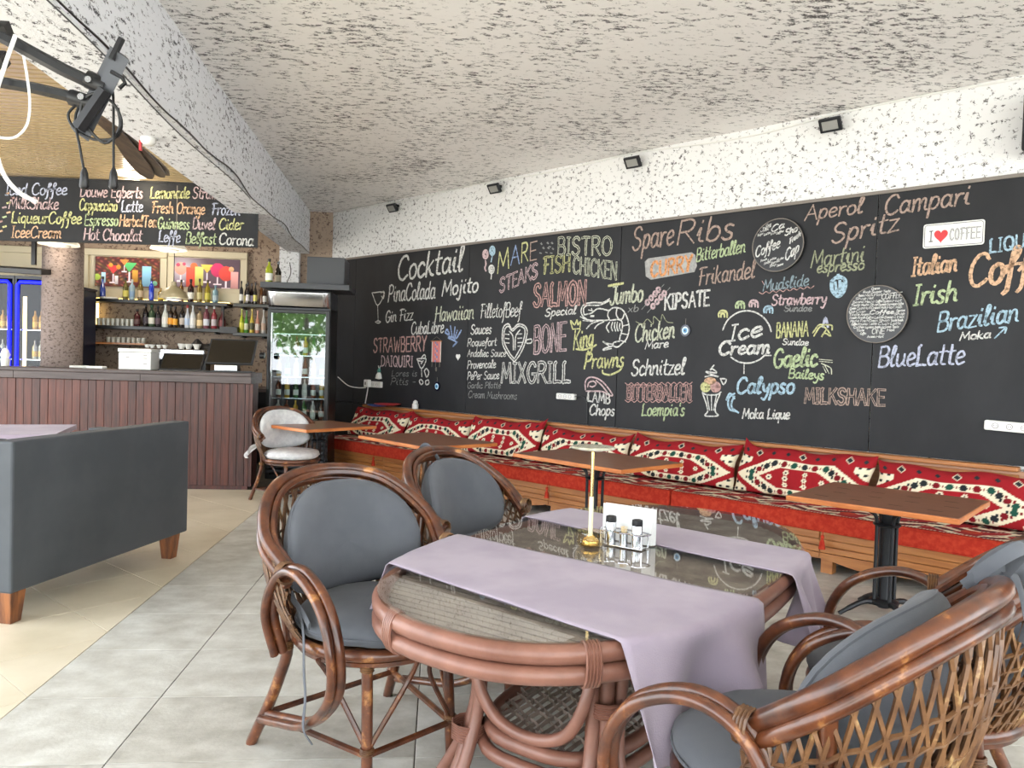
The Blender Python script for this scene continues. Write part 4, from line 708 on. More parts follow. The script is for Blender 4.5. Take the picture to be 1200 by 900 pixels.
# table runners: frame (a along the table, b across it towards the camera side); local y of the table = -b
def runner(name, label, an, af, hl, hr, seed):
    rr = random.Random(seed); ph = [rr.uniform(0, 6) for _ in range(4)]
    NU, NV = 26, 84
    def P(u, v):
        b0 = 0.0
        a_mid = an(0) + (af(0) - an(0)) * u
        def brim(a): return .607 * (max(.02, 1 - abs(a / 1.072) ** TN)) ** (1 / TN)
        aL = an(-.5) + (af(-.5) - an(-.5)) * u; aR = an(.5) + (af(.5) - an(.5)) * u
        bl, brr = brim(aL), brim(aR)
        s_ = -(bl + hl(u)) + v * (bl + hl(u) + brr + hr(u))
        sg = -1 if s_ < 0 else 1; lim = bl if s_ < 0 else brr; b = s_; z = .7385; o = abs(s_) - lim
        aa = an(max(-lim, min(lim, s_))) + (af(max(-lim, min(lim, s_))) - an(max(-lim, min(lim, s_)))) * u
        if o > 0:
            r = .022
            if o < r * PI / 2: f = o / r; b = sg * (lim + r * math.sin(f)); z -= r * (1 - math.cos(f)); k = 0
            else: k = o - r * PI / 2; b = sg * (lim + r); z -= r + k
            fold = k * (.36 * math.sin(u * 9 + ph[0]) + .20 * math.sin(u * 17 + ph[1]))
            b += sg * (fold * .8 + k * .10); aa += k * (.10 * math.sin(u * 13 + ph[2]) + (u - .5) * .22) + sg * k * .05
        else: z += .0015 * math.sin(u * 8 + ph[3]) * math.sin(v * 21)
        return (aa, -b, z)
    mb = MB(); mb.grid(P, NU, NV)
    o = mb.build(name, M['runner'], None, loc=(.684, 2.765, 0), rz=TZ)
    sm = o.modifiers.new('thickness', 'SOLIDIFY'); sm.thickness = .0025; sm.offset = 1
    return tag(o, label, 'table runner', 'mauve table runners on the glass table')
runner('table_runner', 'mauve linen runner across the near end of the glass table', lambda b: -.78 - .17 * b, lambda b: -.235 - .06 * b, lambda u: .30 - .02 * u, lambda u: .33 - .03 * u, 3)
runner('table_runner', 'mauve linen runner across the far end of the glass table, behind the napkins', lambda b: .18 - .17 * b, lambda b: .53 - .13 * b, lambda u: .2, lambda u: .27 + .03 * u, 8)

# ------------------------------------------------------------------ things on the oval table
TT = .7365
def TP(a, b): return (.684 + .64 * a + .77 * b, 2.765 + .77 * a - .64 * b, TT)
lp = thing('table_lamp', 'brass stem table lamp with clear glass bowl base on the glass table', 'lamp', (.588, 2.808, TT))
MB().lathe([(.03, 0), (.048, .004), (.055, .02), (.057, .045), (.055, .06), (.051, .06), (.052, .045), (.049, .012), (.02, .006)], 24).build('glass_bowl', glassmat('amber_glass', (.95, .90, .78, 1), 1.5, 2.0), lp)
MB().lathe([(.03, .004), (.036, .012), (.030, .03), (.012, .044), (.012, .05)], 16).build('brass_core', M['brass'], lp)
MB().lathe([(.009, .045), (.009, .19), (.0075, .192)], 12).build('stem_sleeve', mat('ivory_sleeve', S(222, 214, 184), rough=.4), lp)
MB().lathe([(.0068, .19), (.0068, .365)], 12).build('stem', M['brass'], lp)
MB().lathe([(.012, .362), (.03, .366), (.083, .374), (.086, .379), (.080, .383), (.02, .372)], 28).build('disc_shade', mat('pearl_glass_disc', S(206, 202, 176), S(238, 236, 220), rough=.15, scale=40, metal=.3), lp)
nh = thing('napkin_stack', 'white paper napkins standing upright behind the shakers on the glass table', 'napkins', TP(.135, -.02), TZ - PI / 2)
for k in range(9):
    y = -.012 + k * .0035; r = random.Random(k)
    MB().box(-.11 + r.uniform(0, .008), .11 - r.uniform(0, .01), y, y + .0022, .004, .135 + r.uniform(-.006, .012)).build('napkin', M['paper'], nh)
cd = thing('condiment_rack', 'chrome wire condiment rack holding two shakers on the glass table', 'rack', TP(.06, -.005), TZ - PI / 2)
rk = MB()
def loop(x0, x1, y0, y1, z, r=.002): rk.tube([(x0, y0, z), (x1, y0, z), (x1, y1, z), (x0, y1, z)], r, 6, closed=True)
MB().box(-.085, .085, -.028, .028, .003, .006).build('base_plate', M['chrome'], cd, bevel=.002)
wr = MB().tube(cr([(-.085, -.03, .058), (-.055, -.036, .058), (-.03, -.02, .056), (0, -.03, .056), (.03, -.02, .056), (.055, -.036, .058), (.087, -.03, .058), (.09, .03, .058), (-.085, .03, .058)], 4, closed=True), .0035, 6, closed=True).build('wire_ring', M['chrome'], cd)
for x, y in ((-.085, -.028), (.087, -.028), (.087, .03), (-.085, .03)): MB().tube([(x, y, .004), (x, y, .058)], .0028, 6).build('wire_post', M['chrome'], cd)
def shaker(x, lb):
    c = Vector(TP(.06, -.005)); d = Vector((math.cos(TZ - PI / 2), math.sin(TZ - PI / 2), 0))
    p = c + d * x; t = thing('shaker', lb, 'shaker', (p.x, p.y, TT + .006))
    MB().lathe([(.020, 0), (.0205, .004), (.0205, .082), (.018, .085)], 20).build('steel_body', M['steel'], t)
    MB().lathe([(.0205, .083), (.021, .087), (.020, .104), (.012, .107), (.0, .107)], 20).build('black_cap', M['black'], t, label='black plastic cap')
shaker(-.055, 'steel shaker with black cap beside the lamp stem'); shaker(.055, 'steel shaker with black cap at the right end of the rack')
p = Vector(TP(.06, -.005)); tp_ = thing('toothpick_cup', 'small steel cup of toothpicks between the two shakers', 'toothpick holder', (p.x, p.y, TT + .006))
MB().lathe([(.016, 0), (.017, .05), (.0155, .05), (.015, .004)], 16).build('cup', M['steel'], tp_)
tk = MB()
for k in range(14):
    a = k * 2.4; r = .003 * math.sqrt(k) ; tk.tube([(r * math.cos(a) * .5, r * math.sin(a) * .5, .004), (r * 1.2 * math.cos(a), r * 1.2 * math.sin(a), .072)], .001, 4)
tk.build('toothpicks', mat('toothpick_wood', S(226, 204, 160), rough=.8), tp_, kind='stuff')

# ------------------------------------------------------------------ bench along the chalkboard
RED, CRE, DRK, GRN, BLD = S(150, 26, 34), S(226, 216, 190), S(34, 40, 44), S(30, 76, 62), S(120, 18, 28)
DOTS = [(x, sg * .292) for sg in (1, -1) for x in (-.19, -.114, -.038, .038, .114, .19)] + [(sx * x, sy * y) for sx in (1, -1) for sy in (1, -1) for x, y in ((.238, .225), (.292, .145), (.345, .062))]
def pillow_col(u, v):       # u along, v up
    W_ = 2.7
    x = u; y = v
    if y > .80:
        cx_ = (x * 9) % 1 - .5; cy_ = (y - .90) / .10; d = abs(cx_) * 2.3 + abs(cy_) * .9
        if d < .42: return DRK
        if d < .62 and int(x * 9) % 3 == 1: return CRE
        return RED
    X = (x - .5); Y = (y - .40)
    dd = max(abs(Y) / .38, abs(X) / .50 + .50 * abs(Y) / .38)
    if dd > 1.14:
        if (abs(X) > .38): 
            k = math.hypot(((x * 18) % 1 - .5) / 1.2, (y * 7) % 1 - .5)
            return DRK if k < .2 else CRE
        return RED
    if dd > .97: return RED
    if dd > .56:
        for ki, (px, py) in enumerate(DOTS):
            ddx, ddy = abs(X - px) * W_, abs(Y - py)
            if max(ddy, ddx * .87 + ddy * .5) < .060:
                k = ki % 3
                return DRK if k == 0 else (BLD if k == 1 else GRN)
            for sx in (-.038, .038):
                if abs(X - px - sx) * W_ < .012 and ddy < .03: return BLD if sx > 0 else DRK
        return CRE
    for px in (-.2, -.08, .06, .19):
        for py in ((0,) if abs(px) > .1 else (0, .13, -.13)):
            ddx, ddy = (X - px) * W_, (Y - py); r = math.hypot(ddx, ddy); a = math.atan2(ddy, ddx)
            if r < .018: return DRK
            if r < .035 + .025 * abs(math.cos(a * 3)): return CRE
    return RED
SEAT_Z = .43
bench = thing('bench', 'long carved wooden bench running under the chalkboard', 'bench', WL(-4.5, 0, 0), WA)
def bx(*a): return MB().box(*a)
L0, L1 = -3.8, 3.75
bx(L0, L1, -.69, -.66, .10, .295).build('front_frame', M['oak'], bench)
for k, x in enumerate([L0 + 1.26 * i for i in range(6)]):
    x1 = min(L1, x + 1.255)
    for z0, z1, yy in ((.245, .298, -.715), (.196, .241, -.705), (.150, .192, -.712)):
        MB().box(x, x1, yy, -.69, z0, z1).build('front_board', M['oak'], bench, bevel=.006)
    poly = [(x, .146), (x1, .146)]; n = 40
    for j in range(n + 1):
        t_ = 1 - j / n; zz = .085 + .018 * math.cos(t_ * 2 * PI * 2) - .02 * math.exp(-((t_ - .5) * 9) ** 2) + (.012 if abs(t_ - .5) > .47 else 0)
        poly.append((x + (x1 - x) * t_, zz))
    MB().prism_y(poly[::-1], -.712, -.69).build('scalloped_skirt', M['oak'], bench)
for x in (L0 + .05, L0 + 1.26, L0 + 2.52, L0 + 3.78, L0 + 5.04, L0 + 6.3, L1 - .12):
    bx(x, x + .08, -.68, -.60, 0, .14).build('foot', M['oak'], bench)
bx(L0, L0 + .03, -.69, -.02, .06, .30).build('end_panel', M['oak'], bench, bevel=.004)
bx(L1 - .03, L1, -.69, -.02, .06, .30).build('end_panel', M['oak'], bench, bevel=.004)
bx(L0, L1, -.66, -.02, .27, .298).build('seat_board', M['oak'], bench)
bx(L0, L1, -.07, -.025, .30, .795).build('backrest_board', mat('pale_worn_wood', S(170, 122, 92), S(190, 146, 116), rough=.5, scale=3, stretch=(.4, 3, 9), bump=.08), bench)
bx(L0, L1 - .18, -.115, -.022, .795, .828).build('backrest_rail', M['oak'], bench, bevel=.008)
bx(L0, L1 - .18, -.085, -.022, .745, .775).build('rail_moulding', M['oak'], bench, bevel=.006)
bx(L1 - .12, L1 + .25, -.10, -.022, 0, .80).build('end_post', M['black2'], bench)
rr = random.Random(5)
def seatcol(u, v):
    if v < .04 or v > .97: return CRE if int(u * 240) % 2 else RED
    a = math.sin(u * 61 + 2.2 * math.sin(v * 9)) + math.sin(u * 23 - v * 14) ; b_ = math.sin(v * 34 + 3 * math.sin(u * 30))
    if b_ > .45 and a > -.3: return CRE
    if b_ < -.6 and a > 0: return DRK
    if abs(a) < .16: return CRE
    return RED
for k, (a0, a1) in enumerate(((-3.8, -1.3), (-1.3, 1.29), (1.29, 3.75))):
    nm = ['left', 'middle', 'right'][k]
    c = thing('seat_cushion', 'red upholstered bench cushion with patterned top, %s of the three' % {'left': 'farthest', 'middle': 'middle one', 'right': 'nearest'}[nm], 'cushion', WL(-4.5 + (a0 + a1) / 2, -.4, .298), WA, 'red bench cushions')
    h_ = (a1 - a0) / 2 - .004
    MB().box(-h_, h_, -.345, .32, 0.001, .130).build('cushion_body', M['red'], c, bevel=.018)
    mb = MB(); mb.grid(lambda u, v: (-h_ + .012 + u * (2 * h_ - .024), -.333 + v * .64, .1335 + .004 * math.sin(u * 20) * math.sin(v * 6)), 230, 44, col=seatcol); mb.build('woven_cover', M['print'], c)
    MB().tube([(-h_ + .01, -.343, .124), (h_ - .01, -.343, .124)], .006, 6).build('piping', M['red'], c)
    MB().tube([(-h_ + .01, -.343, .010), (h_ - .01, -.343, .010)], .006, 6).build('piping', M['red'], c)
for k, s_ in enumerate((-7.14, -4.49, -1.96)):
    c = thing('tassel', ['small red tassel on the bench front behind the left chairs', 'small red tassel on the bench front behind the lamp', 'small red tassel on the bench front beside the right cafe table'][k], 'tassel', WL(s_, -.78, .19), WA, 'red tassels on the bench front')
    MB().lathe([(.004, .10), (.012, .095), (.013, .08), (.007, .07)], 8).build('knot', M['red'], c)
    MB().lathe([(.008, .07), (.016, .05), (.024, 0), (.004, .0)], 9).build('fringe', M['red'], c)
    MB().tube([(0, 0, .09), (0, .012, .13), (0, .025, .16)], .003, 5).build('cord', M['red'], c)
PE = [-8.32, -7.20, -6.10, -5.03, -3.95, -2.87, -1.80, -.72]
plb = ['kilim cushion at the far left end of the bench', 'second kilim cushion from the left on the bench', 'kilim cushion with a raised right corner above the second cafe table', 'kilim cushion behind the lamp disc', 'kilim cushion to the right of the lamp above the third cafe table', 'kilim cushion directly left of the right cafe table', 'kilim cushion at the right end of the bench behind the cafe table']
for k in range(7):
    hw = (PE[k + 1] - PE[k]) / 2 - .004; hh = [.19, .175, .205, .185, .185, .20, .185][k]; r = random.Random(k + 3); ear = [.3, .5, 1.5, .5, .4, .5, .3][k]; earl = [.4, 1.0, .3, .8, .8, 1.3, .6][k]
    def PP(u, v, side):
        U, V = 2 * u - 1, 2 * v - 1; e = (1 - U ** 6) * (1 - V ** 6); th = (.095 * max(0, e) ** .45)
        X = U * hw * (1 - .035 * (1 - V * V) * abs(U) ** 3) + .01 * math.sin(V * 4 + k)
        Z = V * hh * (1 - .05 * (1 - abs(U) ** 3)) + .012 * math.sin(U * 7 + k * 2) * (V > 0) * V
        if V > 0: Z += .05 * V ** 2 * (ear * max(0, U) ** 8 + earl * max(0, -U) ** 8)
        Y = side * th + .006 * math.sin(U * 17 + V * 3) * e
        return (X, Y * .9 + Z * .42, Z * .92)
    mb = MB(); mb.grid(lambda u, v: PP(u, v, -1), 132, 56, col=pillow_col)
    mb.grid(lambda u, v: PP(u, v, 1), 24, 10, flip=True, col=lambda u, v: RED)
    o = mb.build('kilim_cushion', M['print'], None, loc=WL((PE[k] + PE[k + 1]) / 2, -.245, SEAT_Z + hh * .92 + .008), rz=WA)
    tag(o, 'red and cream ' + plb[k], 'cushion', 'kilim cushions leaning on the bench back')

# ------------------------------------------------------------------ small cafe tables
def cafe(x, y, z, lx, ly, ang, label):
    t = thing('cafe_table', label, 'table', (x, y, 0), math.radians(ang), 'cafe tables along the bench')
    MB().box(-lx / 2, lx / 2, -ly / 2, ly / 2, z - .032, z - .002).build('table_top', M['oakedge'], t, bevel=.006)
    ts = MB().box(-lx / 2 + .006, lx / 2 - .006, -ly / 2 + .006, ly / 2 - .006, z - .002, z).build('top_board', M['oaktop'], t)
    h = z - .032
    MB().box(-.16, .16, -.16, .16, h - .012, h).build('mounting_plate', M['iron'], t)
    MB().lathe([(.034, .05), (.034, .08), (.026, .10), (.026, h - .12), (.034, h - .10), (.04, h - .06), (.03, h - .012)], 12).build('column', M['iron'], t)
    MB().lathe([(.07, h - .135), (.078, h - .125), (.07, h - .115)], 14).build('collar', M['iron'], t); MB().lathe([(.078, .07), (.084, .085), (.07, .1)], 14).build('collar', M['iron'], t)
    for k in range(4):
        a = PI / 4 + k * PI / 2; c, s_ = math.cos(a), math.sin(a)
        MB().lathe([(.013, .09), (.011, .12), (.011, h - .15), (.014, h - .12)], 8, (.06 * c, .06 * s_, 0)).build('rod', M['iron'], t)
        MB().tube(cr([(.06 * c, .06 * s_, h - .12), (.075 * c, .075 * s_, h - .07), (.13 * c, .13 * s_, h - .035), (.18 * c, .18 * s_, h - .012)], 4), .012, 6).build('bracket', M['iron'], t)
        MB().tube(cr([(.03 * c, .03 * s_, .075), (.12 * c, .12 * s_, .085), (.21 * c, .21 * s_, .045), (.27 * c, .27 * s_, .012)], 4), [.018] * 5 + [.016] * 4 + [.013] * 4, 7).build('foot', M['iron'], t)
    return ts
cafe(-1.20, 7.80, .75, .80, .84, -46, 'brown square cafe table beside the white cushioned chair')
cafe(-.10, 6.89, .72, 1.10, .77, -54, 'second cafe table from the left, behind the two left armchairs')
cafe(1.22, 5.72, .72, 1.10, .73, -53, 'third cafe table from the left, behind the lamp')
ts = cafe(2.655, 4.20, .70, .90, .82, -47, 'nearest cafe table at the right with dark inlaid marks on its top')
mk = MB()
for i in range(4):
    for j in range(3):
        mk.prism([(-.34 + i * .2 + .04 * (j % 2), -.25 + j * .2), (-.27 + i * .2 + .04 * (j % 2), -.255 + j * .2), (-.26 + i * .2 + .04 * (j % 2), -.243 + j * .2), (-.33 + i * .2 + .04 * (j % 2), -.238 + j * .2)], .7, .7006)
mk.build('inlay_marks', M['oak'] if False else mat('dark_inlay', S(70, 44, 34), rough=.5), ts, kind='stuff')

# ------------------------------------------------------------------ grey booth sofa and the table behind it
bs = thing('booth_sofa', 'slate grey upholstered booth sofa with tapered wooden legs at the left', 'sofa', (-2.15, 4.06, 0), math.radians(74.9))
MB().box(0, 1.53, 0, .12, .165, .95).build('back_panel', M['booth'], bs, bevel=.012)
for x, zt_ in ((0, .95), (1.42, .88)): MB().box(x + .001, x + .109, .121, .72, .165, zt_).build('side_panel', M['booth'], bs, bevel=.012)
MB().box(.11, 1.42, .121, .72, .165, .36).build('seat_base', M['booth'], bs, bevel=.01)
MB().box(.115, 1.415, .125, .74, .361, .47).build('seat_cushion', M['booth'], bs, bevel=.03)
for x in (.01, 1.36):
    for y in (.01, .61):
        MB().prism([(x + .015, y + .015), (x + .085, y + .015), (x + .085, y + .085), (x + .015, y + .085)], 0, .166, [(x, y), (x + .1, y), (x + .1, y + .1), (x, y + .1)]).build('leg', M['leg'], bs, bevel=.003)
tt = thing('dining_table', 'table with a mauve covered top behind the grey booth sofa', 'table', (-3.75, 6.3, 0), math.radians(15))
MB().box(-.75, .75, -.45, .45, .74, .78).build('table_top', M['runner'], tt, bevel=.004)
for x in (-.68, .62):
    for y in (-.38, .32): MB().box(x, x + .06, y, y + .06, 0, .72).build('leg', M['leg'], tt)

# ------------------------------------------------------------------ bar counter
bar = thing('bar_counter', 'long dark red bar counter clad in vertical wooden planks', 'bar counter', (-3.8, 8.25, 0))
MB().box(-1.7, 1.79, .02, .43, 0.0, 1.13).build('bar_core', M['black2'], bar)
k = 0
for i in range(44):
    x = -1.66 + i * .0795
    if x > 1.76: break
    d = rnd.uniform(-.003, .003); MB().box(x, x + .0765, d, .02, .03, 1.128).build('plank', M['barwood2'] if rnd.random() < (.75 if x < .2 else .3) else M['barwood'], bar, bevel=.003)
MB().box(1.765, 1.80, -.004, .05, 0, 1.128).build('corner_post', M['barwood'], bar, bevel=.003)
for i in range(4): MB().box(1.79, 1.80, .055 + i * .08, .13 + i * .08, .03, 1.128).build('side_plank', M['barwood'], bar)
MB().box(-1.7, 1.80, -.012, .0, 0, .04).build('kick_strip', M['barwood'], bar)
for a, b_ in ((-1.72, -.55), (-.548, .70), (.702, 1.825)): MB().box(a, b_, -.045, .02, 1.13, 1.205).build('fascia_board', M['bartop'], bar, bevel=.004)
MB().box(-1.72, 1.825, -.055, .455, 1.205, 1.243).build('countertop', M['bartop'], bar, bevel=.006)
MB().box(1.80, 1.825, .02, .45, 1.13, 1.205).build('end_fascia', M['bartop'], bar)
BT = 1.243
# menu board above the bar
mb_ = thing('menu_board', 'long black menu board with pastel handwriting hanging above the bar', 'menu board', (-3.3, 8.1, 2.53))
MB().prism_y([(-1.7, -.025), (1.385, .022), (1.385, .66), (-1.7, .60)], 0, .025).build('board', M['board'], mb_)
for x0, x1, a, b_ in ((-1.7, 1.385, .605, .66),): MB().prism_y([(-1.7, .600), (1.385, .655), (1.385, .672), (-1.7, .617)], -.006, .03).build('top_strip', M['black2'], mb_)
MB().box(.57, .578, -.002, .0, .03, .62).build('seam', M['trim'], mb_)
for t, sty, s0, z0, s1, z1, h, c, w_ in MENU:
    m_ = MB(); writing(m_, None, t, sty, s0, z0, s1, z1, h, w_ * .78, -.004, -3.3, 2.53); m_.build('chalk_word', CM[c], mb_)
dots = [(-4.43 + .03 * math.sin(i * 2.1) + .012 * i, 2.6 + .048 * i, c) for i, c in enumerate(['o', 'y', 'r', 'lg', 'o', 'p', 'y', 'r', 'o', 'y'])]
for x, z, c in dots: MB().ribbon([(x + 3.3 - .012, z - 2.53), (x + 3.3 + .012, z - 2.53 + .008)], .024, -.004).build('chalk_dot', CM[c], mb_)
for x in (-1.2, .6): MB().tube([(x, .012, .62), (x, .012, .669)], .006, 6).build('hanger', M['iron'], mb_)

# windows with posters on the back wall
def rectframe(mb, x0, x1, z0, z1, t_, y0, y1):
    mb.box(x0, x1, y0, y1, z1 - t_, z1); mb.box(x0, x1, y0, y1, z0, z0 + t_); mb.box(x0, x0 + t_, y0, y1, z0 + t_, z1 - t_); mb.box(x1 - t_, x1, y0, y1, z0 + t_, z1 - t_)
for k, (x0, x1, z0, z1) in enumerate(((-4.93, -3.80, 2.145, 2.84), (-3.79, -2.72, 2.16, 2.87), (-6.1, -4.96, 2.13, 2.83))):
    wn_ = struct('window_%d' % (k + 1), MB().box(x0, x1, 10.965, 10.998, z0, z1), M['creamp'])
    for nm, a in (('top_frame', (x0, x1, 10.93, 10.964, z1 - .09, z1)), ('sill_frame', (x0, x1, 10.93, 10.964, z0, z0 + .14)), ('side_frame', (x0, x0 + .09, 10.93, 10.964, z0 + .142, z1 - .092)), ('side_frame', (x1 - .09, x1, 10.93, 10.964, z0 + .142, z1 - .092))):
        MB().box(*a).build(nm, M['creamp'], wn_, bevel=.006)
def glassfn(kind, cx_, cy_, s_, u, v, W_):
    dx, dy = (u - cx_) * W_ / s_, (v - cy_) / s_
    if kind == 'martini':
        if 0 < dy < 1 and abs(dx) < dy * .75: return 1
        if -1 < dy <= 0 and abs(dx) < .07: return 2
        if -1.1 < dy <= -.95 and abs(dx) < .4: return 2
    if kind == 'balloon':
        if dx * dx / .45 + (dy - .4) ** 2 / .5 < 1: return 1
        if -1 < dy <= 0 and abs(dx) < .07: return 2
        if -1.1 < dy <= -.95 and abs(dx) < .4: return 2
    if kind == 'tall':
        if -1 < dy < 1 and abs(dx) < .42: return 1
    if kind == 'fruit':
        if dx * dx + dy * dy < .3: return 1
    return 0
P1 = [('tall', .13, .28, .18, (190, 225, 235), 0), ('martini', .28, .42, .28, (230, 60, 60), 0), ('fruit', .24, .72, .13, (250, 170, 60), 0), ('fruit', .36, .66, .14, (250, 160, 50), 0), ('tall', .33, .22, .14, (240, 225, 225), 0), ('martini', .53, .5, .32, (90, 190, 110), 0), ('tall', .62, .38, .2, (225, 160, 60), 0), ('tall', .80, .38, .34, (150, 205, 235), 0), ('fruit', .03, .3, .2, (190, 215, 80), 0), ('fruit', .93, .15, .15, (120, 180, 150), 0), ('martini', .45, .72, .2, (240, 140, 70), 0)]
P2 = [('balloon', .10, .5, .30, (250, 170, 150), 0), ('fruit', .06, .75, .12, (210, 70, 110), 0), ('fruit', .15, .78, .10, (210, 70, 110), 0), ('tall', .25, .34, .34, (240, 90, 70), 0), ('fruit', .30, .72, .22, (245, 120, 70), 0), ('tall', .38, .38, .32, (225, 220, 120), 0), ('martini', .50, .5, .3, (240, 200, 90), 0), ('fruit', .57, .66, .12, (240, 140, 100), 0), ('balloon', .66, .48, .34, (225, 60, 110), 0), ('balloon', .79, .36, .36, (235, 80, 70), 0), ('fruit', .87, .66, .16, (245, 190, 140), 0), ('tall', .92, .28, .3, (240, 170, 165), 0)]
def poster_col(items, bgf, W_):
    def f(u, v):
        c = bgf(u, v)
        for kd, cx_, cy_, s_, col, _ in items:
            r = glassfn(kd, cx_, cy_, s_, u, v, W_)
            if r == 1:
                k = .82 + .3 * ((v - cy_) / s_) * .5; c = S(*[max(0, min(255, q * k)) for q in col])
            elif r == 2: c = S(220, 200, 205)
        return c
    return f
def bg1(u, v):
    k = math.sin(u * 52 + 3 * math.sin(v * 9)) * math.sin(v * 31 + u * 8); b_ = 60 + 50 * max(0, k)
    return S(b_ * 1.35, b_ * (.62 + .3 * max(0, math.sin(u * 23 + v * 17))), b_ * .55)
def bg2(u, v):
    k = max(0, 1 - math.hypot((u - .12) * 1.6, v - .6) * 1.5); return S(88 + 110 * k, 70 + 118 * k, 80 + 120 * k)
for k, (x0, x1, z0, z1, it, bgf, lb) in enumerate(((-4.745, -3.895, 2.33, 2.735, P1, bg1, 'red brown cocktail poster in the left window behind the bar'), (-3.70, -2.815, 2.36, 2.765, P2, bg2, 'plum coloured poster of seven cocktails in the right window behind the bar'))):
    m_ = MB(); m_.grid(lambda u, v: (x0 + (x1 - x0) * u, 10.925, z0 + (z1 - z0) * v), 150, 70, col=poster_col(it, bgf, (x1 - x0) / (z1 - z0)))
    o = m_.build('poster', M['poster']); sm = o.modifiers.new('thickness', 'SOLIDIFY'); sm.thickness = .003; tag(o, lb, 'poster', 'cocktail posters')

# shelves behind the bar
def shelf(x0, x1, z, y0, lb, post=None):
    t = thing('wall_shelf', lb, 'shelf', ((x0 + x1) / 2, 10.98, z), 0, 'black shelves behind the bar'); w2 = (x1 - x0) / 2
    MB().box(-w2, w2, y0 - 10.98, .015, -.045, 0).build('shelf_board', M['black2'], t, bevel=.003)
    for x in (-w2 + .1, w2 - .1): MB().box(x, x + .02, -.2, .01, -.07, -.046).build('bracket', M['iron'], t)
    return t
Z_U, Z_L = 2.145, 1.785
a = shelf(-4.85, -2.92, Z_U, 10.72, 'upper long black shelf of bottles behind the bar')
MB().tube([(.90, -.2, -.36), (.90, -.2, -.045)], .012, 6).build('hanging_rod', M['iron'], a)
shelf(-4.85, -3.0, Z_L, 10.72, 'lower long black shelf with glasses and bottles behind the bar')
shelf(-2.84, -2.36, Z_U, 10.72, 'short upper black shelf of wine bottles beside the fridge'); shelf(-2.84, -2.36, 1.745, 10.72, 'short lower black shelf of small bottles beside the fridge')
ws = thing('glass_shelf', 'brown wooden shelf of glasses low behind the bar', 'shelf', (-4.5, 10.9, 1.555)); MB().box(-.55, .52, -.24, .09, -.025, 0).build('shelf_board', M['oak'], ws)
MB().box(-.53, -.50, -.22, .09, -.5, -.026).build('support', M['steel'], ws); MB().box(-.35, -.32, -.22, .09, -.5, -.026).build('support', M['steel'], ws)
o = MB().box(-4.73, -4.69, 10.90, 10.93, 1.80, 2.09).build('light_strip', M['warm_led']); tag(o, 'warm upright light strip under the left end of the upper shelf', 'light')
o = MB().box(-4.80, -2.95, 10.93, 10.95, 2.147, 2.165).build('light_strip', M['warm_led']); tag(o, 'warm light strip behind the bottles along the upper shelf', 'light')
BM = {}
def cmat(c, glassy=True):
    if c not in BM:
        BM[c] = mat('bottle_%d_%d_%d' % c, S(*c), rough=.12 if glassy else .5, spec=.6, coat=.4 if glassy else 0)
    return BM[c]
def bottle(x, y, z, h, r, col, lab, cap, label, group, shape=0, cat='bottle'):
    t = thing('bottle', label, cat, (x, y, z), 0, group); h *= 1.1
    if shape == 0: pr = [(r * .9, 0), (r, .01), (r, h * .58), (r * .8, h * .68), (r * .34, h * .78), (r * .32, h * .95), (r * .36, h)]
    elif shape == 1: pr = [(r * .9, 0), (r, .01), (r, h * .45), (r * .9, h * .52), (r * .42, h * .72), (r * .33, h * .82), (r * .33, h)]
    elif shape == 2: pr = [(r * .9, 0), (r, .01), (r, h * .66), (r * .6, h * .76), (r * .36, h * .80), (r * .4, h)]
    else: pr = [(r, 0), (r, h * .3), (r * .7, h * .45), (r * .9, h * .6), (r * .3, h * .8), (r * .3, h)]
    MB().lathe(pr, 12).build('glass_body', cmat(col), t)
    if lab: MB().lathe([(r * 1.02, h * .14), (r * 1.03, h * .15), (r * 1.03, h * .42), (r * 1.02, h * .43)], 12).build('paper_label', cmat(lab, False), t)
    if cap: MB().lathe([(r * .42, h * .90), (r * .44, h * .91), (r * .44, h * 1.02), (r * .2, h * 1.03)], 10).build('cap', cmat(cap, False), t)
    return t
ORD = ['first', 'second', 'third', 'fourth', 'fifth', 'sixth', 'seventh', 'eighth', 'ninth', 'tenth', 'eleventh', 'twelfth', 'thirteenth', 'fourteenth']
YW, DK = (215, 195, 60), (24, 20, 22)
up = [(.27, .038, (34, 60, 150), None, DK, 1, 'deep blue bottle'), (.27, .036, (96, 88, 40), (200, 190, 90), DK, 0, 'olive bottle with yellow label'), (.25, .036, (150, 175, 190), (120, 150, 180), (190, 190, 190), 2, 'pale blue clear bottle'), (.28, .036, (110, 92, 40), (180, 160, 130), DK, 0, 'amber olive bottle'), (.27, .034, (30, 60, 190), None, DK, 2, 'bright blue bottle'), (.16, .036, (140, 110, 40), (230, 200, 60), None, 2, 'short yellow labelled bottle'), (.17, .034, (60, 44, 30), (210, 200, 190), DK, 2, 'short dark bottle behind the lamp shade'), (.27, .034, (110, 74, 24), (150, 120, 40), DK, 0, 'dark amber bottle'), (.28, .042, (44, 20, 24), (225, 225, 220), DK, 0, 'dark wine bottle with white label'), (.29, .036, (120, 100, 34), (190, 180, 130), (60, 44, 20), 0, 'tall olive bottle'), (.28, .038, (140, 124, 34), (196, 186, 70), (60, 44, 20), 0, 'yellow olive bottle'), (.22, .04, (130, 165, 180), (170, 190, 200), None, 2, 'pale blue bottle with pale label')]
for i, (x, b_) in enumerate(zip(ROWS['upper'], up)): bottle(x, 10.83, Z_U, b_[0], b_[1], b_[2], b_[3], b_[4], '%s, %s from the left on the upper long shelf' % (b_[6], ORD[i]), 'bottles on the upper long shelf', b_[5])
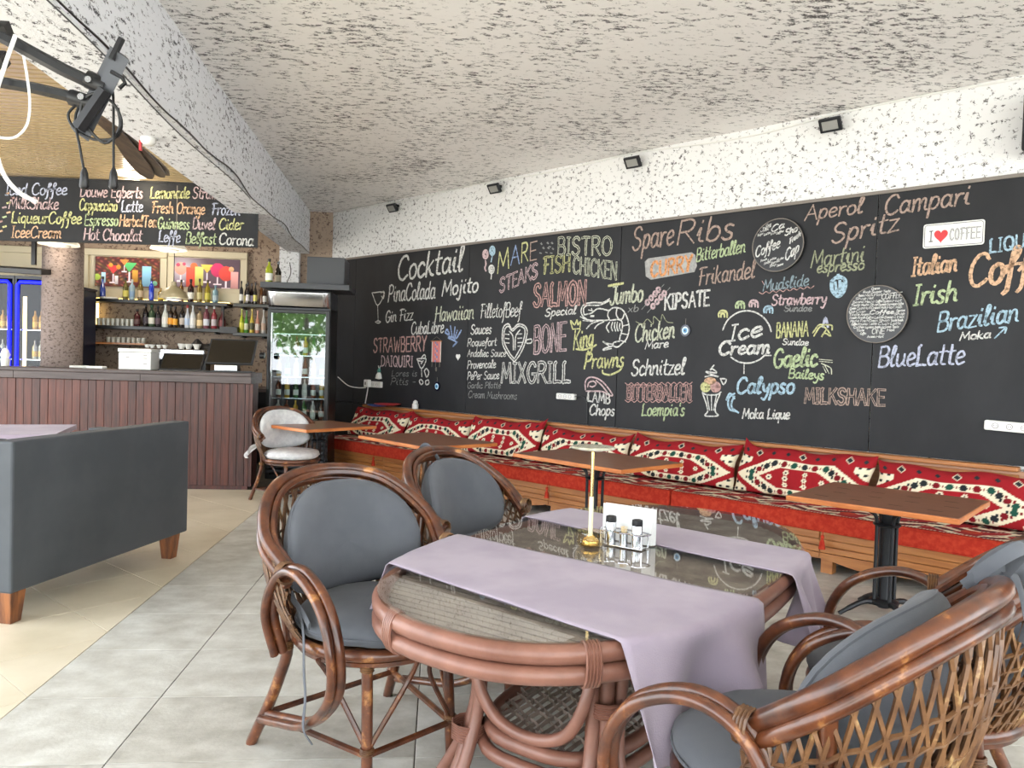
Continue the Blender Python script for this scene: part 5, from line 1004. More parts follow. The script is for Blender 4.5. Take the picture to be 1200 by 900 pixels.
low = [(.21, .042, (70, 28, 34), (90, 60, 60), DK, 2, 'short dark red bottle'), (.28, .036, (30, 26, 30), (60, 50, 60), DK, 0, 'black bottle'), (.27, .042, (60, 80, 60), (215, 215, 205), (40, 90, 60), 2, 'green bottle with white label'), (.26, .036, (34, 28, 34), (80, 60, 70), DK, 0, 'dark bottle'), (.30, .044, (215, 220, 215), (230, 230, 225), (200, 200, 200), 1, 'frosted white bottle'), (.28, .034, (40, 28, 20), (232, 160, 40), DK, 0, 'dark bottle with orange label'), (.26, .034, (44, 30, 20), (236, 170, 50), DK, 0, 'dark bottle with yellow orange label'), (.29, .038, (30, 24, 24), (190, 180, 170), DK, 0, 'black bottle with pale label'), (.28, .036, (200, 205, 215), (170, 190, 220), (190, 60, 60), 1, 'clear bottle with blue label'), (.30, .040, (215, 218, 220), (225, 225, 225), (220, 220, 220), 1, 'clear white spirit bottle'), (.25, .040, (150, 130, 100), (226, 200, 150), DK, 2, 'amber bottle with cream label'), (.28, .040, (120, 70, 80), (205, 210, 220), (210, 210, 215), 2, 'rosy bottle with silver label'), (.28, .038, (140, 50, 60), (190, 180, 185), (220, 220, 220), 0, 'red bottle with grey label'), (.26, .044, (80, 26, 34), (110, 40, 46), DK, 1, 'dark red round bottle')]
for i, (x, b_) in enumerate(zip(ROWS['lower'], low)): bottle(x, 10.83, Z_L, b_[0], b_[1], b_[2], b_[3], b_[4], '%s, %s from the left on the lower long shelf' % (b_[6], ORD[i]), 'bottles on the lower long shelf', b_[5])
rup = [(.28, DK, (230, 230, 225)), (.25, (34, 30, 20), (210, 200, 110)), (.27, (30, 18, 20), (225, 220, 225)), (.26, (34, 18, 24), (190, 180, 215)), (.27, (30, 26, 18), (225, 215, 120)), (.28, (120, 76, 40), None), (.25, (60, 40, 30), (215, 215, 210))]
for i, (x, b_) in enumerate(zip(ROWS['rup'], rup)): bottle(x, 10.80 + .06 * (i % 2), Z_U, b_[0], .026, b_[1], b_[2], b_[1], 'dark wine bottle, %s from the left on the short upper shelf' % ORD[i], 'wine bottles on the short upper shelf', 0)
rl = [((190, 200, 50), (225, 220, 80)), ((80, 150, 60), (225, 225, 200)), ((215, 190, 80), (90, 90, 60)), ((210, 150, 130), (220, 210, 200)), ((205, 200, 195), (200, 170, 150))]
for i, (x, b_) in enumerate(zip(ROWS['rlow'], rl)): bottle(x, 10.83, 1.745, .30 - .02 * (i % 2), .030, b_[0], b_[1], b_[0], '%s bottle, %s from the left on the short lower shelf' % (['lime green', 'leaf green', 'yellow', 'salmon pink', 'pale clear'][i], ORD[i]), 'small bottles on the short lower shelf', 1)
def tumbler(x, y, z, r, h, lb, gr):
    t = MB().lathe([(r * .85, 0), (r, h), (r * .93, h), (r * .8, .006)], 14).build('glass', mat_t, None, loc=(x, y, z)); return tag(t, lb, 'glass', gr)
mat_t = mat('frosted_glass_tumbler', S(176, 178, 170), rough=.15, spec=.7)
for i, x in enumerate(ROWS['glass']): tumbler(x, 10.84, Z_L, .029, .10, 'clear tumbler, %s from the left on the lower long shelf' % ORD[i], 'tumblers on the lower long shelf')
for i, x in enumerate(ROWS['glass2']): tumbler(x, 10.80, 1.555, .03, .075, 'clear glass, %s from the left on the wooden shelf' % ORD[i], 'glasses on the wooden shelf')
o = MB().lathe([(.11, 0), (.12, .02), (.118, .024), (.10, .008)], 20).build('white_dish', M['white'], None, loc=(-4.50, 10.80, Z_U)); tag(o, 'flat white dish on the left end of the upper long shelf', 'dish')
# back counter, coffee machine, cups
bc = thing('back_counter', 'dark back counter behind the bar', 'counter', (-3.6, 10.6, 0)); MB().box(-.95, 1.35, -.3, .38, 0, .95).build('cabinet_body', M['black2'], bc); MB().box(-.97, 1.37, -.32, .38, .95, 1.0).build('worktop', M['bartop'], bc, bevel=.004)
cm = thing('coffee_machine', 'steel coffee machine with cups on top behind the white box', 'coffee machine', (-3.48, 10.35, 1.0))
MB().box(-.40, .42, -.20, .20, .0, .12).build('drip_base', M['steel'], cm, bevel=.01); MB().box(-.38, .40, .0, .20, .12, .34).build('rear_body', M['black2'], cm); MB().box(-.42, .44, -.2, .2, .34, .49).build('upper_body', M['steel'], cm, bevel=.015)
for x in (-.22, .0, .22): MB().tube([(x, -.16, .30), (x, -.26, .27)], .014, 8).build('handle', M['black'], cm)
for i, x in enumerate(ROWS['cups']):
    r = .035 if i < 4 else .052
    c = MB().lathe([(r * .55, 0), (r * .6, .01), (r * .95, r), (r, r * 1.35), (r * .9, r * 1.35), (r * .5, .015)], 14).build('cup', M['white'], None, loc=(x, 10.3, 1.491)); tag(c, 'white cup, %s from the left on top of the coffee machine' % ORD[i], 'cup', 'white cups on the coffee machine')
m_ = MB(); m_.grid(lambda u, v: (-3.45 + u * .5, 10.33 + v * .2, 1.495 + .11 * math.sin(u * PI) * math.sin(v * PI) * (1 + .3 * math.sin(u * 17))), 20, 8); o = m_.build('towel', M['iron']); tag(o, 'crumpled dark towel on the coffee machine', 'towel')
o = MB().box(-3.02, -2.78, 10.72, 10.9, 1.73, 1.82).build('grey_carton', M['dgrey'], bevel=.004); tag(o, 'grey carton between the long and short lower shelves', 'box')
nc = thing('navy_cabinet', 'tall navy blue cabinet beside the column behind the bar', 'cabinet', (-4.74, 10.4, 0)); MB().box(-.09, .14, -.3, .24, 0, 2.22).build('body', M['navy'], nc, bevel=.006); MB().box(-.10, .15, -.31, .25, 2.22, 2.25).build('top_panel', M['navy'], nc)

# things on the bar
wb_ = thing('foam_box', 'white foam box with a lid standing on the bar', 'box', (-3.225, 8.50, BT))
MB().box(-.165, .165, -.12, .13, 0, .185).build('box_body', M['white'], wb_, bevel=.006); MB().box(-.172, .172, -.127, .137, .187, .225).build('lid', M['white'], wb_, bevel=.006)
MB().box(.03, .048, -.1225, -.1205, .055, .12).build('gold_mark', M['brass'], wb_); MB().box(.034, .044, -.1225, -.1205, .12, .155).build('gold_mark_neck', M['brass'], wb_)
for k, (x, z) in enumerate(((-.09, .13), (.09, .15), (.09, .12), (.09, .06))): MB().box(x, x + .035, -.1222, -.1205, z, z + .006).build('printed_line', M['trim'], wb_)
def screen(name, lb, x, y, w_, h, z0, tilt, dx=0):
    t = thing(name, lb, 'screen', (x, y, BT)); m_ = MB()
    c, s_ = math.cos(tilt), math.sin(tilt)
    def Q(u, v, d): return (u + dx * v, v * s_ + d * c, z0 + v * c - d * s_)
    def slab(u0, u1, v0, v1, d0, d1): return MB().add([Q(u0, v0, d0), Q(u1, v0, d0), Q(u1, v0, d1), Q(u0, v0, d1), Q(u0, v1, d0), Q(u1, v1, d0), Q(u1, v1, d1), Q(u0, v1, d1)], [(3, 2, 1, 0), (4, 5, 6, 7), (0, 1, 5, 4), (1, 2, 6, 5), (2, 3, 7, 6), (3, 0, 4, 7)])
    slab(-w_ / 2, w_ / 2, 0, h, 0, .03).build('housing', M['black'], t, bevel=.004); slab(-w_ / 2 + .018, w_ / 2 - .018, .022, h - .018, -.002, 0).build('display', M['drink'], t)
    return t
s1 = screen('tablet_screen', 'low tilted black touch screen on the bar beside the white foam box', -2.79, 8.46, .44, .205, .005, .45, .12); MB().box(-.22, .22, -.02, .16, 0, .012).build('base', M['black'], s1)
s2 = screen('till_screen', 'larger black till monitor on a steel foot at the right of the bar', -2.29, 8.50, .50, .29, .085, .30, .12)
MB().box(-.14, .10, -.03, .12, 0, .08).build('steel_foot', M['steel'], s2, bevel=.01); MB().box(-.05, .05, .06, .14, .05, .25).build('neck', M['black'], s2)
MB().tube([(.31, .1, .19), (.36, .1, .19)], .035, 10).build('side_reader', M['black'], s2)
kb = thing('keyboard', 'black keyboard tray in front of the till monitor', 'keyboard', (-2.28, 8.33, BT)); MB().box(-.32, .30, -.08, .08, 0, .012).build('tray', M['black'], kb, bevel=.003)
for r_i in range(4):
    for c_i in range(12): MB().box(-.12 + c_i * .033, -.092 + c_i * .033, -.06 + r_i * .03, -.036 + r_i * .03, .0122, .018).build('key', M['dgrey'], kb)
for k, (x, y, lb) in enumerate(((-3.80, 8.42, 'white card terminal lying on the bar by the column'), (-3.60, 8.36, 'white card terminal lying on the bar left of the white box'))):
    t = thing('card_terminal', lb, 'card terminal', (x, y, BT), .3 - .5 * k, 'white card terminals on the bar'); MB().box(-.09, .09, -.04, .04, 0, .028).build('body', M['white'], t, bevel=.008); MB().box(.02, .08, -.03, .03, .0285, .03).build('display', M['black'], t)
t = thing('drawer_unit', 'stack of black trays behind the white card terminals', 'trays', (-3.63, 9.6, 0)); 
for k in range(6): MB().box(-.18, .18, -.15, .15, 1.04 + .055 * k, 1.085 + .055 * k).build('tray', M['black'], t, bevel=.004)
MB().box(-.2, .2, -.17, .17, 0, 1.035).build('stand', M['black2'], t)
bottle(-4.62, 8.42, BT, .24, .034, (40, 70, 150), (150, 180, 220), (200, 205, 215), 'small blue bottle at the left end of the bar', None or 'small bottle on the bar', 2)
t = thing('napkin_cup', 'black cup of white napkins at the left end of the bar', 'cup', (-4.66, 8.30, BT)); MB().lathe([(.05, 0), (.06, .12), (.055, .12), (.045, .01)], 14).build('cup', M['black'], t)
t = thing('white_jar', 'white jar of crumpled napkins left of the column on the bar', 'jar', (-4.50, 8.34, BT)); MB().lathe([(.04, 0), (.045, .08), (.04, .08)], 14).build('jar', M['white'], t); m_ = MB(); m_.lathe([(.03, .07), (.05, .12), (.03, .17), (.01, .19)], 7); m_.build('napkin', M['paper'], t)

# blue lit fridges at the far left
def cooler(x0, x1, lb):
    t = thing('lit_cooler', lb, 'fridge', ((x0 + x1) / 2, 10.2, 0), 0, 'blue lit coolers behind the bar'); w2 = (x1 - x0) / 2
    for nm, a in (('back_panel', (-w2, w2, .55, .58, .1, 2.32)), ('side_panel', (-w2, -w2 + .02, .0, .55, .1, 2.32)), ('side_panel', (w2 - .02, w2, .0, .55, .1, 2.32)), ('roof_panel', (-w2, w2, .0, .55, 2.32, 2.36)), ('floor_panel', (-w2, w2, .0, .55, .0, .1))):
        MB().box(*a).build(nm, M['black2'], t)
    MB().tube([(-w2 + .04, -.02, .15), (-w2 + .04, -.02, 2.24), (-w2 + .07, -.02, 2.28), (w2 - .07, -.02, 2.28), (w2 - .04, -.02, 2.24), (w2 - .04, -.02, .15)], .022, 8).build('blue_light_frame', M['blue_led'], t)
    MB().box(-w2 + .06, w2 - .06, -.01, -.004, .12, 2.25).build('glass_door', M['glass'], t)
    MB().box(-w2 + .07, -w2 + .10, .06, .09, .3, 2.1).build('warm_strip', M['warm_led'], t)
    for z in (.5, .9, 1.3, 1.68): MB().box(-w2 + .03, w2 - .03, .05, .5, z - .012, z).build('shelf', M['steel'], t)
    return t
cooler(-5.87, -5.41, 'blue lit glass cooler at the far left behind the bar'); cooler(-5.40, -4.94, 'blue lit glass cooler next to the column behind the bar')
for i, (x0, z) in enumerate([(q, z) for q in (-5.80, -5.33) for z in (1.302, 1.682)]):
    for k in range(4): bottle(x0 + .10 + .075 * k, 10.36, z, .22, .03, (200, 150, 60) if z > 1.5 else (190, 190, 170), (230, 190, 90), None, 'amber lit bottle, %s from left on the %s shelf in the %s lit cooler' % (ORD[k], 'upper' if z > 1.5 else 'lower', 'left' if x0 < -5.6 else 'right'), 'bottles inside the blue lit coolers', 2)

# tall drinks fridge
fr = thing('drinks_fridge', 'tall glass door drinks fridge with a steel header beside the bar', 'fridge', (-1.63, 8.95, 0))
MB().box(-.34, .33, .62, .65, .05, 2.0).build('back_panel', M['dgrey'], fr)
for x in (-.36, .31): MB().box(x, x + .04, .06, .65, .05, 2.0).build('side_panel', M['black2'], fr)
MB().box(-.36, .35, .06, .65, .0, .05).build('floor_panel', M['black2'], fr)
m_ = MB(); m_.grid(lambda u, v: (-.35 + .70 * u, -.0 + .02 - .06 * math.sin(v * 1.4), 2.0 + .19 * v), 8, 8); o = m_.build('steel_header', M['steel'], fr); sm = o.modifiers.new('t', 'SOLIDIFY'); sm.thickness = .01
MB().box(-.35, .35, .03, .65, 1.98, 2.20).build('header_box', M['dgrey'], fr)
dr_ = MB().box(-.355, -.315, 0, .055, .60, 1.975).build('door', M['black2'], fr, bevel=.004)
for a in ((.305, .345, 0, .055, .60, 1.975), (-.314, .304, 0, .055, 1.935, 1.975), (-.314, .304, 0, .055, .60, .66)): MB().box(*a).build('door_frame', M['black2'], dr_, bevel=.004)
MB().box(-.312, .302, .02, .028, .662, 1.933).build('door_glass', M['fglass'], dr_)
MB().box(-.312, -.30, .0, .018, .662, 1.933).build('steel_edge', M['steel'], dr_); MB().box(-.30, .30, -.004, .004, .61, .65).build('lower_trim', M['dgrey'], dr_)
MB().tube([(-.335, -.03, 1.05), (-.335, -.03, 1.5)], .012, 8).build('door_handle', M['dgrey'], dr_)
for k in range(9): MB().box(-.34, .34, 0, .04, .08 + k * .055, .115 + k * .055).build('grille_slat', M['stone'], fr, bevel=.005)
for z in (.70, .95, 1.2, 1.45, 1.7): MB().box(-.31, .30, .08, .6, z - .01, z).build('shelf', M['steel'], fr)
for j, z in enumerate((.70, .95, 1.2, 1.45)):
    for k in range(6): bottle(-1.63 - .25 + .1 * k, 9.12, z + .001, .2, .03, [(210, 205, 200), (120, 60, 40), (200, 160, 60), (60, 110, 60)][(j + k) % 4], (225, 225, 220), None, 'chilled bottle, %s from left on the %s shelf up in the drinks fridge' % (ORD[k], ORD[j]), 'bottles inside the tall drinks fridge', 2)
o = MB().box(-2.06, -1.06, 8.88, 9.55, 2.215, 2.28).build('top_shelf', M['dgrey'], bevel=.004); tag(o, 'dark grey board lying on top of the drinks fridge', 'board')
o = MB().box(-1.56, -1.13, 8.98, 9.45, 2.281, 2.60).build('grey_box', M['dgrey'], bevel=.008); tag(o, 'dark grey square box on the board above the drinks fridge', 'box')
bottle(ROWS['ftop'][0], 9.15, 2.281, .26, .042, (150, 160, 40), (225, 225, 215), (40, 40, 30), 'yellow green bottle with white label on the fridge board', 'bottles on the fridge board', 0)
bottle(ROWS['ftop'][1] + .03, 9.28, 2.281, .25, .036, (30, 24, 20), (150, 140, 120), (30, 24, 20), 'dark bottle behind the yellow green one on the fridge board', 'bottles on the fridge board', 0)
cable('cable', [(-2.12, 10.85, 2.75), (-2.10, 10.83, 2.6), (-2.15, 10.83, 2.45), (-2.09, 10.83, 2.35), (-2.12, 10.84, 2.2)], .006, M['dgrey'], 'loose grey cable hanging on the pale pier right of the posters')

# lamps over the bar
def pendant(x, y, z, r, h, lb, cord_top=3.19, m_=None):
    t = thing('pendant_lamp', lb, 'lamp', (x, y, z), 0, 'pendant lamps over the bar'); prof = [(r, 0), (r * .98, h * .15), (r * .8, h * .5), (r * .4, h * .85), (.03, h), (.03, h + .04), (.01, h + .05)]
    MB().lathe(prof, 28).build('shade', m_ or M['lampglow'], t); MB().tube([(0, 0, h + .04), (0, 0, cord_top - z)], .005, 6).build('cord', M['black'], t); MB().lathe([(r * .5, -.02), (r * .6, .004), (.02, .006)], 20).build('diffuser', M['white'], t)
pendant(-4.12, 8.62, 2.56, .20, .12, 'flat white pendant lamp under the menu board beside the column')
pendant(-2.98, 8.62, 2.56, .19, .12, 'flat white pendant lamp under the menu board above the bottles')
pendant(-3.15, 9.3, 2.08, .165, .15, 'cone shaped beige pendant lamp in front of the upper bottle shelf', 3.19, mat('beige_shade', S(150, 140, 112), rough=.4))
o = MB().lathe([(.15, 0), (.17, .012), (.17, .02)], 28).build('ceiling_lamp', M['lampglow'], None, loc=(-3.07, 7.83, 3.17)); tag(o, 'round white flush lamp on the tan ceiling above the menu board', 'lamp')
tv = thing('hanging_screen', 'black flat screen hanging from the ceiling seen from its lower edge at the left', 'television', (-4.75, 8.85, 2.30), 0)
m_ = MB().box(-.85, .50, -.03, .03, -.22, .16); m_.build('screen_panel', M['black'], tv, bevel=.008); tv.rotation_euler = (math.radians(-83), math.radians(2), math.radians(-6))
pl = MB().box(-.02, .02, -.02, .02, .02, .86); o = pl.build('ceiling_pole', M['black'], None, loc=(-4.44, 8.75, 2.33)); tag(o, 'black ceiling pole that carries the hanging screen', 'pole')

for x, y, z, e in ((-4.12, 8.55, 2.48, 4), (-2.98, 8.62, 2.50, 9), (-3.07, 7.83, 3.10, 6), (-3.15, 9.3, 2.05, 10), (-3.9, 9.9, 3.0, 30)):  # last has no lamp: fill added to brighten the bar; others sit at lamps
    ld = bpy.data.lights.new('lamp_or_fill_light', 'POINT'); ld.energy = e; ld.color = (1.0, .86, .66); ld.shadow_soft_size = .08; lo_ = bpy.data.objects.new('lamp_or_fill_light', ld); COL.objects.link(lo_); lo_.location = (x, y, z)
# ceiling fan blades under the beam edge
cf = thing('ceiling_fan', 'dark brown fan blades under the tan ceiling beside the beam', 'fan', (-2.40, 6.0, 3.0))
fm = mat('dark_fan_wood', S(64, 52, 42), S(96, 80, 64), rough=.45, scale=4, stretch=(8, 1, 8))
MB().lathe([(.06, -.03), (.07, .0), (.07, .08), (.03, .19)], 16).build('hub', M['iron'], cf)
for k, (a, dz) in enumerate(((0.13, -.05), (.06, -.03), (.20, -.07))):
    n = 12; L_ = [(-.02 - .055 * math.sin(PI * j / n) ** .5 * (.4 + j / n), -.9 + 1.75 * j / n) for j in range(n + 1)]; R2_ = [(.02 + .055 * math.sin(PI * j / n) ** .5 * (.4 + j / n), -.9 + 1.75 * j / n) for j in range(n, -1, -1)]
    P = [(x * math.cos(a) - y * math.sin(a) + .08 - .02 * k, x * math.sin(a) + y * math.cos(a)) for x, y in (L_ + R2_)]
    MB().prism(P[::-1], dz - .006, dz + .006).build('blade', fm, cf)
sn = thing('ceiling_sensor', 'small white round sensor with a red tag under the beam', 'sensor', (-2.03, 5.45, 2.90)); MB().lathe([(.03, -.05), (.05, -.03), (.05, 0)], 16).build('body', M['white'], sn); MB().box(-.06, -.045, -.01, .01, -.09, -.02).build('red_tag', M['redp'], sn)

# wall bracket at the upper left, nearest the camera
br = thing('screen_bracket', 'black articulated screen bracket hanging at the upper left corner', 'bracket', (-1.76, 3.0, 2.9))
def bt(pts, r, name, m_=None, n=6, flat=None, par=None):
    q = [(p[0] + 1.76, p[1] - 3.0, p[2] - 2.9) for p in pts]; return MB().tube(q, r, n, flat=flat).build(name, m_ or M['black'], par or br)
bt([(-1.75, 3, 2.9), (-1.75, 3, 2.40)], .03, 'ceiling_post'); bt([(-1.74, 3, 2.90), (-1.74, 3, 2.89)], .09, 'ceiling_plate', n=16)
bt([(-1.74, 3, 2.60), (-1.62, 3, 2.60)], .035, 'joint_block', n=4); bt([(-1.74, 3, 2.49), (-1.63, 3, 2.49)], .035, 'joint_block', n=4)
bt([(-1.66, 3.0, 2.585), (-1.56, 3.0, 2.535), (-1.425, 3.0, 2.468), (-1.32, 3.0, 2.424)], .024, 'upper_arm'); bt([(-1.66, 3.0, 2.41), (-1.53, 3.0, 2.395), (-1.39, 3.0, 2.37)], .021, 'lower_arm')
bt([(-1.34, 3, 2.44), (-1.27, 3, 2.41)], .034, 'pivot', n=8); bt([(-1.40, 3, 2.37), (-1.31, 3, 2.345)], .030, 'pivot', n=8)
pp_ = bt([(-1.21, 2.96, 2.53), (-1.385, 3.04, 2.245)], .055, 'mount_plate', M['dgrey'], 4, .35)
bt([(-1.235, 2.95, 2.50), (-1.20, 2.95, 2.58)], .014, 'hook_tab', par=pp_); bt([(-1.24, 2.96, 2.46), (-1.20, 2.96, 2.44), (-1.19, 2.96, 2.42), (-1.21, 2.96, 2.40)], .008, 'eye_tab', par=pp_); bt([(-1.26, 2.96, 2.39), (-1.36, 2.98, 2.25)], .026, 'lower_tab', par=pp_)
bt([(-1.32, 2.965, 2.425), (-1.32, 2.955, 2.425)], .012, 'bolt', M['steel'], 8); bt([(-1.345, 2.965, 2.36), (-1.345, 2.955, 2.36)], .012, 'bolt', M['steel'], 8)
cable('cable', [(-1.378, 3.0, 2.345), (-1.408, 3.0, 2.302), (-1.383, 3.01, 2.25), (-1.315, 3.02, 2.222), (-1.239, 3.02, 2.239), (-1.218, 3.0, 2.298), (-1.25, 2.99, 2.359), (-1.311, 2.98, 2.381), (-1.353, 2.98, 2.337), (-1.346, 3.0, 2.274), (-1.284, 3.02, 2.211), (-1.224, 3.0, 2.265), (-1.23, 3.0, 2.34)], .0055, M['black'], 'black cable looped in coils below the screen bracket')
for k, P in enumerate(([(-1.36, 3, 2.36), (-1.383, 3.0, 2.288), (-1.363, 3.0, 2.178), (-1.347, 3.0, 2.09)], [(-1.25, 3, 2.4), (-1.247, 3.0, 2.36), (-1.244, 3.0, 2.2), (-1.242, 3.0, 2.095)])):
    t = thing('plug', ['black plug hanging on a cable over the letters left of the lamp', 'black plug hanging on a cable nearest the beam'][k], 'plug', P[-1], 0, 'plugs hanging from the bracket'); b0 = Vector(P[-1])
    MB().tube([Vector(p) - b0 for p in cr(P, 4)], .005, 6).build('cord', M['black'], t); MB().lathe([(.006, .02), (.014, .0), (.018, -.05), (.012, -.06)], 8).build('plug_body', M['black'], t)
cable('cable', [(-1.571, 2.95, 2.565), (-1.608, 2.95, 2.447), (-1.637, 2.95, 2.335), (-1.641, 2.95, 2.193), (-1.61, 2.95, 2.069), (-1.555, 2.95, 1.999), (-1.49, 2.95, 1.964)], .008, M['white'], 'thick white cable hanging from the bracket over the menu board')
cable('cable', [(-1.70, 2.93, 2.208), (-1.602, 2.93, 2.186), (-1.551, 2.93, 2.195), (-1.516, 2.93, 2.242), (-1.508, 2.93, 2.318), (-1.518, 2.93, 2.406), (-1.531, 2.93, 2.483)], .005, M['white'], 'thin pale cable loop hanging from the bracket')

# ------------------------------------------------------------------ things on the chalk wall
for k, s_ in enumerate((-7.80, -5.97, -4.13, -2.28)):
    t = thing('floodlight', 'small black floodlight on the wall top, %s' % ['above the cocktail heading', 'above the balloons drawing', 'above the curry label', 'above the aperitif words at the right'][k], 'floodlight', WL(s_, -.02, 3.40), WA, 'floodlights along the wall top')
    MB().box(-.03, .03, -.015, .02, .0, .03).build('bracket', M['iron'], t); b_ = MB().box(-.085, .085, -.05, -.02, -.055, .055).build('lamp_body', M['iron'], t, bevel=.006); b_.rotation_euler = (math.radians(35), 0, 0); b_.location = (0, -.04, .0)
    g_ = MB().box(-.06, .06, -.054, -.0505, -.035, .035).build('lens', mat('lens_%d' % k, S(150, 150, 146), rough=.2), b_)
    for j in range(5): MB().box(-.07 + j * .03, -.062 + j * .03, -.019, .0, -.045, .045).build('fin', M['iron'], b_)
for k, (s_, z_, nm) in enumerate(((-2.69, 2.476, 'round black wall plate lettered with coffee words, the upper left one'), (-1.89, 1.885, 'round black wall plate covered in small coffee words, the lower right one'))):
    t = thing('round_plaque', nm, 'wall plate', WL(s_, -.02, z_), WA, 'round coffee plaques on the chalkboard')
    d = MB(); n = 40
    d.prism_y([(.222 * math.cos(2 * PI * j / n), .222 * math.sin(2 * PI * j / n)) for j in range(n)][::-1], -.03, -.002); d.build('disc', M['black2'], t, bevel=.004)
    MB().tube([(.218 * math.cos(2 * PI * j / n), -.031, .218 * math.sin(2 * PI * j / n)) for j in range(n)], .004, 5, closed=True).build('rim', M['trim'], t)
    r = random.Random(k + 11); wd = ['Coffee', 'Latte', 'Mocha', 'Espresso', 'Sugar', 'Hot', 'Cup', 'Milk', 'Shop', 'Fresh', 'Aroma', 'Cream', 'Beans', 'Taste']
    lt = MB(); big = ([('Coffee', -.19, -.09, .02, -.02, .085), ('Sho', .06, .07, .16, .10, .05), ('Cap', .07, -.14, .18, -.07, .09), ('Fresh', .10, -.0, .19, .06, .04), ('Ca', -.06, .11, .05, .14, .05)] if k == 0 else [('COFFEE', .03, .11, .17, .12, .04), ('Coffee', -.05, .0, .12, .0, .03), ('ONE', -.03, -.15, .06, -.15, .04)])
    for a in big: writing(lt, None, a[0], 's', a[1], a[2], a[3], a[4], a[5], .011 if k == 0 else .007, -.0315)
    rows = 17
    for j in range(rows):
        z = -.195 + .39 * j / (rows - 1) - .01; hw = math.sqrt(max(0, .205 ** 2 - (abs(z) + .015) ** 2)); x = -hw
        while x < hw - .035:
            L_ = min(r.uniform(.04, .09), hw - x); wd_ = r.choice(wd)
            hit = any(a[1] - .02 < x + L_ / 2 < a[3] + .02 and min(a[2], a[4]) - .02 < z < max(a[2], a[4]) + a[5] for a in big)
            if not hit: writing(lt, None, wd_, 's', x, z, x + L_ * .9, z + (L_ * .25 if k == 0 else .003), .018, .0042, -.031)
            x += L_
    lt.build('printed_words', CM['w'], t, kind='stuff')
cp = thing('coffee_sign', 'white number plate style sign reading I love coffee with a red heart', 'sign', WL(-1.402, -.02, 2.447), WA)
def rrect(hw, hh, r, n=5, sk=.0): return [(sx * (hw - r) + r * math.cos(a), sy * (hh - r) + r * math.sin(a) + sk * (sx * (hw - r))) for sx, sy, a0 in ((1, 1, 0), (-1, 1, PI / 2), (-1, -1, PI), (1, -1, 1.5 * PI)) for a in [a0 + PI / 2 * j / n for j in range(n + 1)]]
MB().prism_y(rrect(.195, .088, .018, sk=-.0)[::-1], -.008, -.002).build('plate', M['white'], cp, bevel=.001)
ink = M['black']; P = rrect(.185, .078, .014); l_ = MB(); l_.ribbon(P + [P[0]], .0035, -.0085); l_.build('border_line', ink, cp)
l_ = MB(); writing(l_, None, 'I', 'b', -.155, -.04, -.13, -.04, .075, .008, -.0085); l_.build('letter', ink, cp)
for i, c_ in enumerate('COFFEE'):
    l_ = MB(); l2 = MB(); writing(l_, l2, c_, 'b', -.02 + i * .033, -.04, .004 + i * .033, -.04, .078, .009, -.0085); o = l_.build('letter', ink, cp); MBw = l2.build('letter_inside', M['white'], o); MBw.scale = (1, 1, 1)
h_ = [(.038 * 16 / 17 * math.sin(t_) ** 3, .0024 * (13 * math.cos(t_) - 5 * math.cos(2 * t_) - 2 * math.cos(3 * t_) - math.cos(4 * t_))) for t_ in [2 * PI * j / 30 for j in range(30)]]
MB().prism_y([(x * 1.25 - .078, z * 1.35 - .002) for x, z in h_], -.010, -.0082).build('red_heart', mat('heart_red', S(206, 52, 56), rough=.5), cp)
def strip(s_, z_, w_, h_, n, lb, rot=0):
    t = thing('power_strip', lb, 'socket', WL(s_, -.019, z_), WA, 'white power strips on the chalkboard'); t.rotation_euler = (0, rot, WA)
    MB().prism_y(rrect(w_ / 2, h_ / 2, .012)[::-1], -.045, 0).build('body', M['white'], t, bevel=.004)
    for i in range(n):
        x = (i - (n - 1) / 2) * w_ / (n + .6)
        MB().prism_y([(x + .022 * math.cos(2 * PI * j / 16), .022 * math.sin(2 * PI * j / 16)) for j in range(16)][::-1], -.047, -.0455).build('socket', M['trim'] if False else M['paper'], t)
        for q in (-.008, .008): MB().prism_y([(x + q + .003 * math.cos(2 * PI * j / 8), .003 * math.sin(2 * PI * j / 8)) for j in range(8)][::-1], -.048, -.0472).build('hole', M['black'], t)
        MB().tube([(x + .018 * math.cos(2 * PI * j / 16), -.047, .018 * math.sin(2 * PI * j / 16)) for j in range(16)], .0018, 4, closed=True).build('socket_ring', M['trim'], t)
strip(-4.885, 1.105, .235, .062, 3, 'white power strip below the grill words, left of the lamb drawing'); strip(-1.00, 1.095, .30, .068, 3, 'white power strip at the right edge above the bench rail', .03)
strip(-8.10, 1.10, .22, .08, 2, 'white power strip with a plug at the far left of the chalkboard')
cable('cable', [WL(-4.77, -.05, 1.11), WL(-4.70, -.04, 1.12), WL(-4.64, -.03, 1.09), WL(-4.62, -.03, 1.0), WL(-4.62, -.03, .84)], .005, M['black'], 'black cable running down from the middle power strip')
t = thing('wall_plug', 'white plug pushed into the far left power strip', 'plug', WL(-8.2, -.07, 1.11), WA); MB().box(-.06, .03, -.06, 0, -.05, .05).build('plug_body', M['white'], t, bevel=.01); MB().box(-.03, -.01, -.062, -.0605, -.02, .02).build('dark_face', M['black'], t)
cable('cable', [WL(-9.0, -.03, 1.17), WL(-8.75, -.03, 1.06), WL(-8.5, -.04, 1.04), WL(-8.28, -.08, 1.05)], .007, M['white'], 'white cable sagging to the far left power strip')
cable('cable', [WL(-8.2, -.10, 1.06), WL(-8.23, -.09, .98), WL(-8.28, -.08, .84)], .007, M['white'], 'white cable hanging down behind the far left kilim cushion')
fg = thing('hanging_charm', 'tiny green and white hanging charm above the far left power strip', 'ornament', WL(-8.06, -.03, 1.17), WA)
